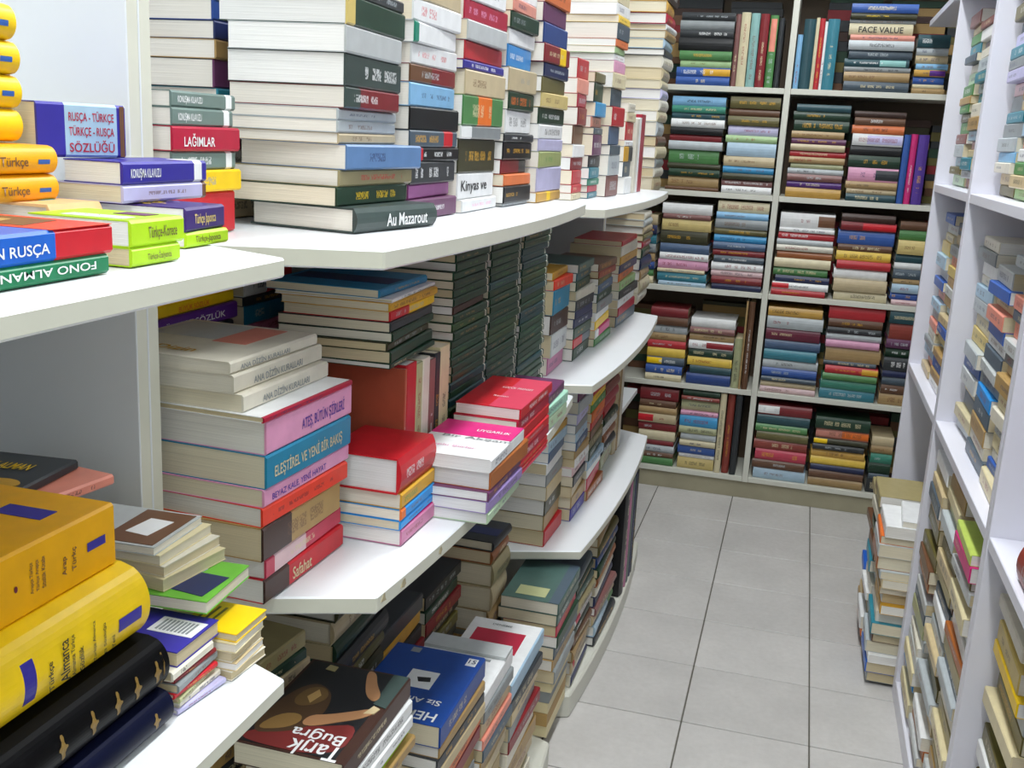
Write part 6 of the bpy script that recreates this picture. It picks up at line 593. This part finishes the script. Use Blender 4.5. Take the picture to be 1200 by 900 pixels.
["R","used_book","second pile on floor past post",0.295,3.045,0.009,0,[["slate",0.0261,0.208,0.182,0.0042,-0.0039,1.3,{}],["orange",0.0225,0.205,0.175,-0.0097,-0.0018,-0.2,{}],["white",0.035,0.209,0.172,-0.0135,-0.0053,0.3,{}],["olive",0.0306,0.184,0.182,0.0059,-0.0055,1.3,{}],["cobalt",0.0217,0.193,0.188,0.0087,-0.0031,0.9,{}],["white",0.0214,0.177,0.174,-0.0117,-0.0053,-0.9,{}],["ivory",0.0283,0.183,0.191,-0.0016,-0.0013,-0.6,{}],["white",0.0354,0.204,0.171,0.0124,-0.0027,0.3,{}],["teal",0.0338,0.19,0.182,-0.008,0.0007,1.1,{}],["brown",0.0308,0.179,0.179,-0.0061,-0.0013,-0.6,{}],["gold",0.0244,0.193,0.171,0.0005,-0.0033,-0.4,{}],["dark green",0.0251,0.193,0.185,-0.0035,-0.0027,1.2,{}],["pale olive",0.0244,0.211,0.192,0.0124,-0.0039,0.9,{}],["ivory",0.0298,0.176,0.182,-0.0104,0.0005,-1.5,{}],["silver",0.0241,0.178,0.175,0.0033,-0.0044,-0.1,{}],["khaki",0.0314,0.184,0.187,-0.0088,-0.0009,0.1,{}]]],
["R","used_book","first pile on floor past post",0.29,2.841,0.009,0,[["grey",0.0267,0.214,0.178,0.0052,-0.0044,0.5,{}],["cobalt",0.029,0.183,0.184,-0.0028,-0.0028,-0.3,{}],["white",0.0223,0.206,0.192,-0.001,0.0007,-0.8,{}],["silver",0.0319,0.196,0.173,-0.0039,0.0003,1.2,{}],["brown",0.0273,0.184,0.178,0.0084,0.0007,1.0,{}],["teal",0.0307,0.174,0.189,0.0008,-0.0022,1.1,{}],["ivory",0.0284,0.203,0.174,0.0097,-0.0034,1.0,{}],["gold",0.0248,0.179,0.19,0.0126,-0.0042,-0.1,{}],["pale grey",0.027,0.187,0.169,0.0129,-0.0042,-0.7,{}],["tan",0.0204,0.191,0.179,0.0047,-0.0053,-0.2,{}],["beige",0.0234,0.187,0.192,0.0108,-0.005,1.0,{}],["silver",0.0203,0.197,0.189,-0.0004,-0.0048,-0.3,{}],["orange brown",0.0343,0.182,0.178,-0.0086,-0.0003,0.2,{}],["pale grey",0.0325,0.185,0.179,-0.0086,-0.0037,0.5,{}],["orange",0.0208,0.187,0.172,-0.0047,-0.0003,1.3,{}],["white",0.0303,0.183,0.179,0.0007,-0.0024,-0.1,{}],["white",0.016,0.15,0.17,0.05,-0.004,4,{"cover":"bluepatch"}]]],
["R","used_book","stack at frame edge, lower bay",0.4,1.78,0.052,0,[["cream",0.0343,0.153,0.204,0.004,-0.0045,-0.5,{}],["slate",0.0316,0.176,0.215,-0.0078,0.0018,-1.0,{}],["orange brown",0.0212,0.146,0.221,0.0058,-0.002,-1.2,{}],["cream",0.0237,0.175,0.213,-0.0063,-0.0036,-0.0,{}],["pale grey",0.0263,0.179,0.198,-0.0111,0.0003,-0.2,{}],["beige",0.0235,0.146,0.22,0.0085,0.0009,-0.0,{}],["grey",0.0279,0.177,0.213,0.0019,-0.0059,-0.3,{}],["white",0.0242,0.182,0.211,0.0006,-0.0052,-1.2,{}],["orange brown",0.0305,0.173,0.219,0.0024,-0.0051,0.3,{}],["olive",0.0339,0.156,0.214,-0.0019,-0.0012,0.5,{}],["orange brown",0.02,0.179,0.205,0.0018,-0.003,-0.6,{}],["white",0.0322,0.147,0.206,-0.0064,0.0006,-0.3,{}],["olive",0.0342,0.183,0.199,-0.001,-0.0016,0.7,{}],["pale olive",0.0355,0.173,0.206,0.0097,-0.0056,-0.6,{}],["cream",0.0307,0.157,0.221,-0.0106,0.0003,-1.4,{}],["olive",0.0304,0.155,0.217,0.0081,-0.0,0.7,{}],["silver",0.0357,0.157,0.213,0.0109,0.0002,1.4,{}],["yellow",0.024,0.179,0.223,-0.0083,-0.0024,1.0,{}],["pale gold",0.0354,0.181,0.198,-0.0055,-0.0021,1.3,{}],["beige",0.0226,0.16,0.212,0.0103,-0.0055,-0.5,{}],["ivory",0.0225,0.181,0.212,-0.011,0.001,1.1,{}],["olive",0.0274,0.15,0.22,0.0077,-0.0043,1.3,{}]]],
["R","used_book","lone",0.368,1.62,0.748,0,[["red brown",0.05,0.17,0.2,0.0,0.0,0.0,{"hc":1,"label":"red-brown thick book alone on middle shelf at edge of view"}]]]
]''')
for fr, kind, phrase, X, Y, z0, ang, recs in STACKS:
    z = z0; run = 0
    if fr == 'R': ph2 = phrase+' of white cases' if kind == 'used_book' and 'pile' not in phrase else phrase
    else: ph2 = phrase
    for k, rec in enumerate(recs):
        colr, t, D, L, dx, dy, da, o = rec
        if fr == 'L':
            m = Matrix.Translation((X+dx, Y+dy, z))@Matrix.Rotation(-math.radians(ang+da), 4, 'Z'); z += t+.0002
        elif fr == 'B':
            m = Matrix.Translation((X+dy, Y-dx+.004, z))@Matrix.Rotation(-math.pi/2-math.radians(da), 4, 'Z'); z += t+.0005
        elif fr == 'R':
            m = Matrix.Translation((X+dx, Y+dy, z))@Matrix.Rotation(math.pi-math.radians(da), 4, 'Z'); z += t+.0002
        elif fr == 'LU':
            m = Matrix(((1, 0, 0, X+dx), (0, 0, -1, Y+run+t), (0, 1, 0, z0), (0, 0, 0, 1))); run += t+.0005
        else:
            m = Matrix(((0, 0, -1, dy+t), (-1, 0, 0, Y-dx+.004), (0, 1, 0, z0), (0, 0, 0, 1)))
        make_book(kind, ph2, k, rec, m, fr in ('LU', 'BU'))

# lettering: each queued title becomes one flat mesh, a part of its book
fonts = []
for parent, s, colr, org, xd, yd, wid, hei, nm in TEXTS:
    cu = bpy.data.curves.new(nm, 'FONT'); cu.body = s; cu.size = 1; cu.resolution_u = 3; cu.offset = .012
    o = bpy.data.objects.new(nm, cu); C.link(o); fonts.append(o)
bpy.context.view_layer.update()
dg = bpy.context.evaluated_depsgraph_get()
for o, (parent, s, colr, org, xd, yd, wid, hei, nm) in zip(fonts, TEXTS):
    me = bpy.data.meshes.new_from_object(o.evaluated_get(dg))
    xs = [v.co.x for v in me.vertices]; ys = [v.co.y for v in me.vertices]
    bx0, bw, by0, bh = min(xs), max(xs)-min(xs), min(ys), max(ys)-min(ys)
    for v in me.vertices:
        v.co = org+xd*((v.co.x-bx0)/bw*wid)+yd*((v.co.y-by0)/bh*hei)
    me.materials.clear(); me.materials.append(MPRINT)
    q = mobj(nm, me, parent); q.color = (*COL[colr], 1)
for o in fonts: bpy.data.objects.remove(o)

# ------------------------------------------------------------------ books packed behind and beneath the piles
mv, mf, mc = [], [], []
def mass(x0, x1, y0, y1, z0, z1, cols, axis='z'):
    z = z0
    while z < z1-.012:
        t = min(random.uniform(.022, .04), z1-z); a = random.uniform(0, .008); n = len(mv)
        mv.extend(boxv(x0+a, x1-random.uniform(0, .008), y0+random.uniform(0, .008), y1, z, z+t-.001))
        mf.extend(tuple(n+i for i in q) for q in BOXF); mc.extend([COL[random.choice(cols)]]*6); z += t
dark = ['brown', 'dark brown', 'olive', 'dark olive', 'tan', 'dark red', 'dark green', 'charcoal']
pale = ['beige', 'cream', 'tan', 'ivory', 'khaki', 'grey']
for zz, tops in ((1.577, .33), (1.191, .30), (.824, .29), (.442, .28), (.09, .26)):
    for x in (-.58, -.36, .0, .22, .42):
        mass(x-(.06 if x == -.58 else 0), x+.2, 4.225, 4.295, zz+.0005, zz+tops+random.uniform(-.03, .03), dark)
for x0, x1, y0, y1, z1 in ((-.545, -.415, .914, 1.105, .574), (-.555, -.415, 1.24, 1.44, .399), (-.56, -.415, 1.458, 1.62, .299), (-.555, -.415, 1.636, 1.84, .149), (-.545, -.415, 2.01, 2.2, .199), (-.66, -.55, 1.957, 2.07, .319), (-.715, -.58, 1.252, 1.44, .499), (-.71, -.59, .932, 1.12, .579)):
    mass(x0, x1, y0, y1, .0615, z1, pale)
mass(-.72, -.605, 1.48, 1.67, .0615, .3, pale)
mass(-.72, -.605, 1.705, 1.89, .0615, .3, pale)
me = pymesh('packed_books', mv, mf, MMASS)
ca = me.color_attributes.new('tint', 'FLOAT_COLOR', 'CORNER')
k = 0
for p in me.polygons:
    for _ in p.loop_indices:
        ca.data[k].color = (*mc[p.index], 1); k += 1
pk = mobj('packed_books', me); pk['kind'] = 'stuff'; pk['label'] = 'dim rows of books packed behind and beneath the front piles'; pk['category'] = 'books'
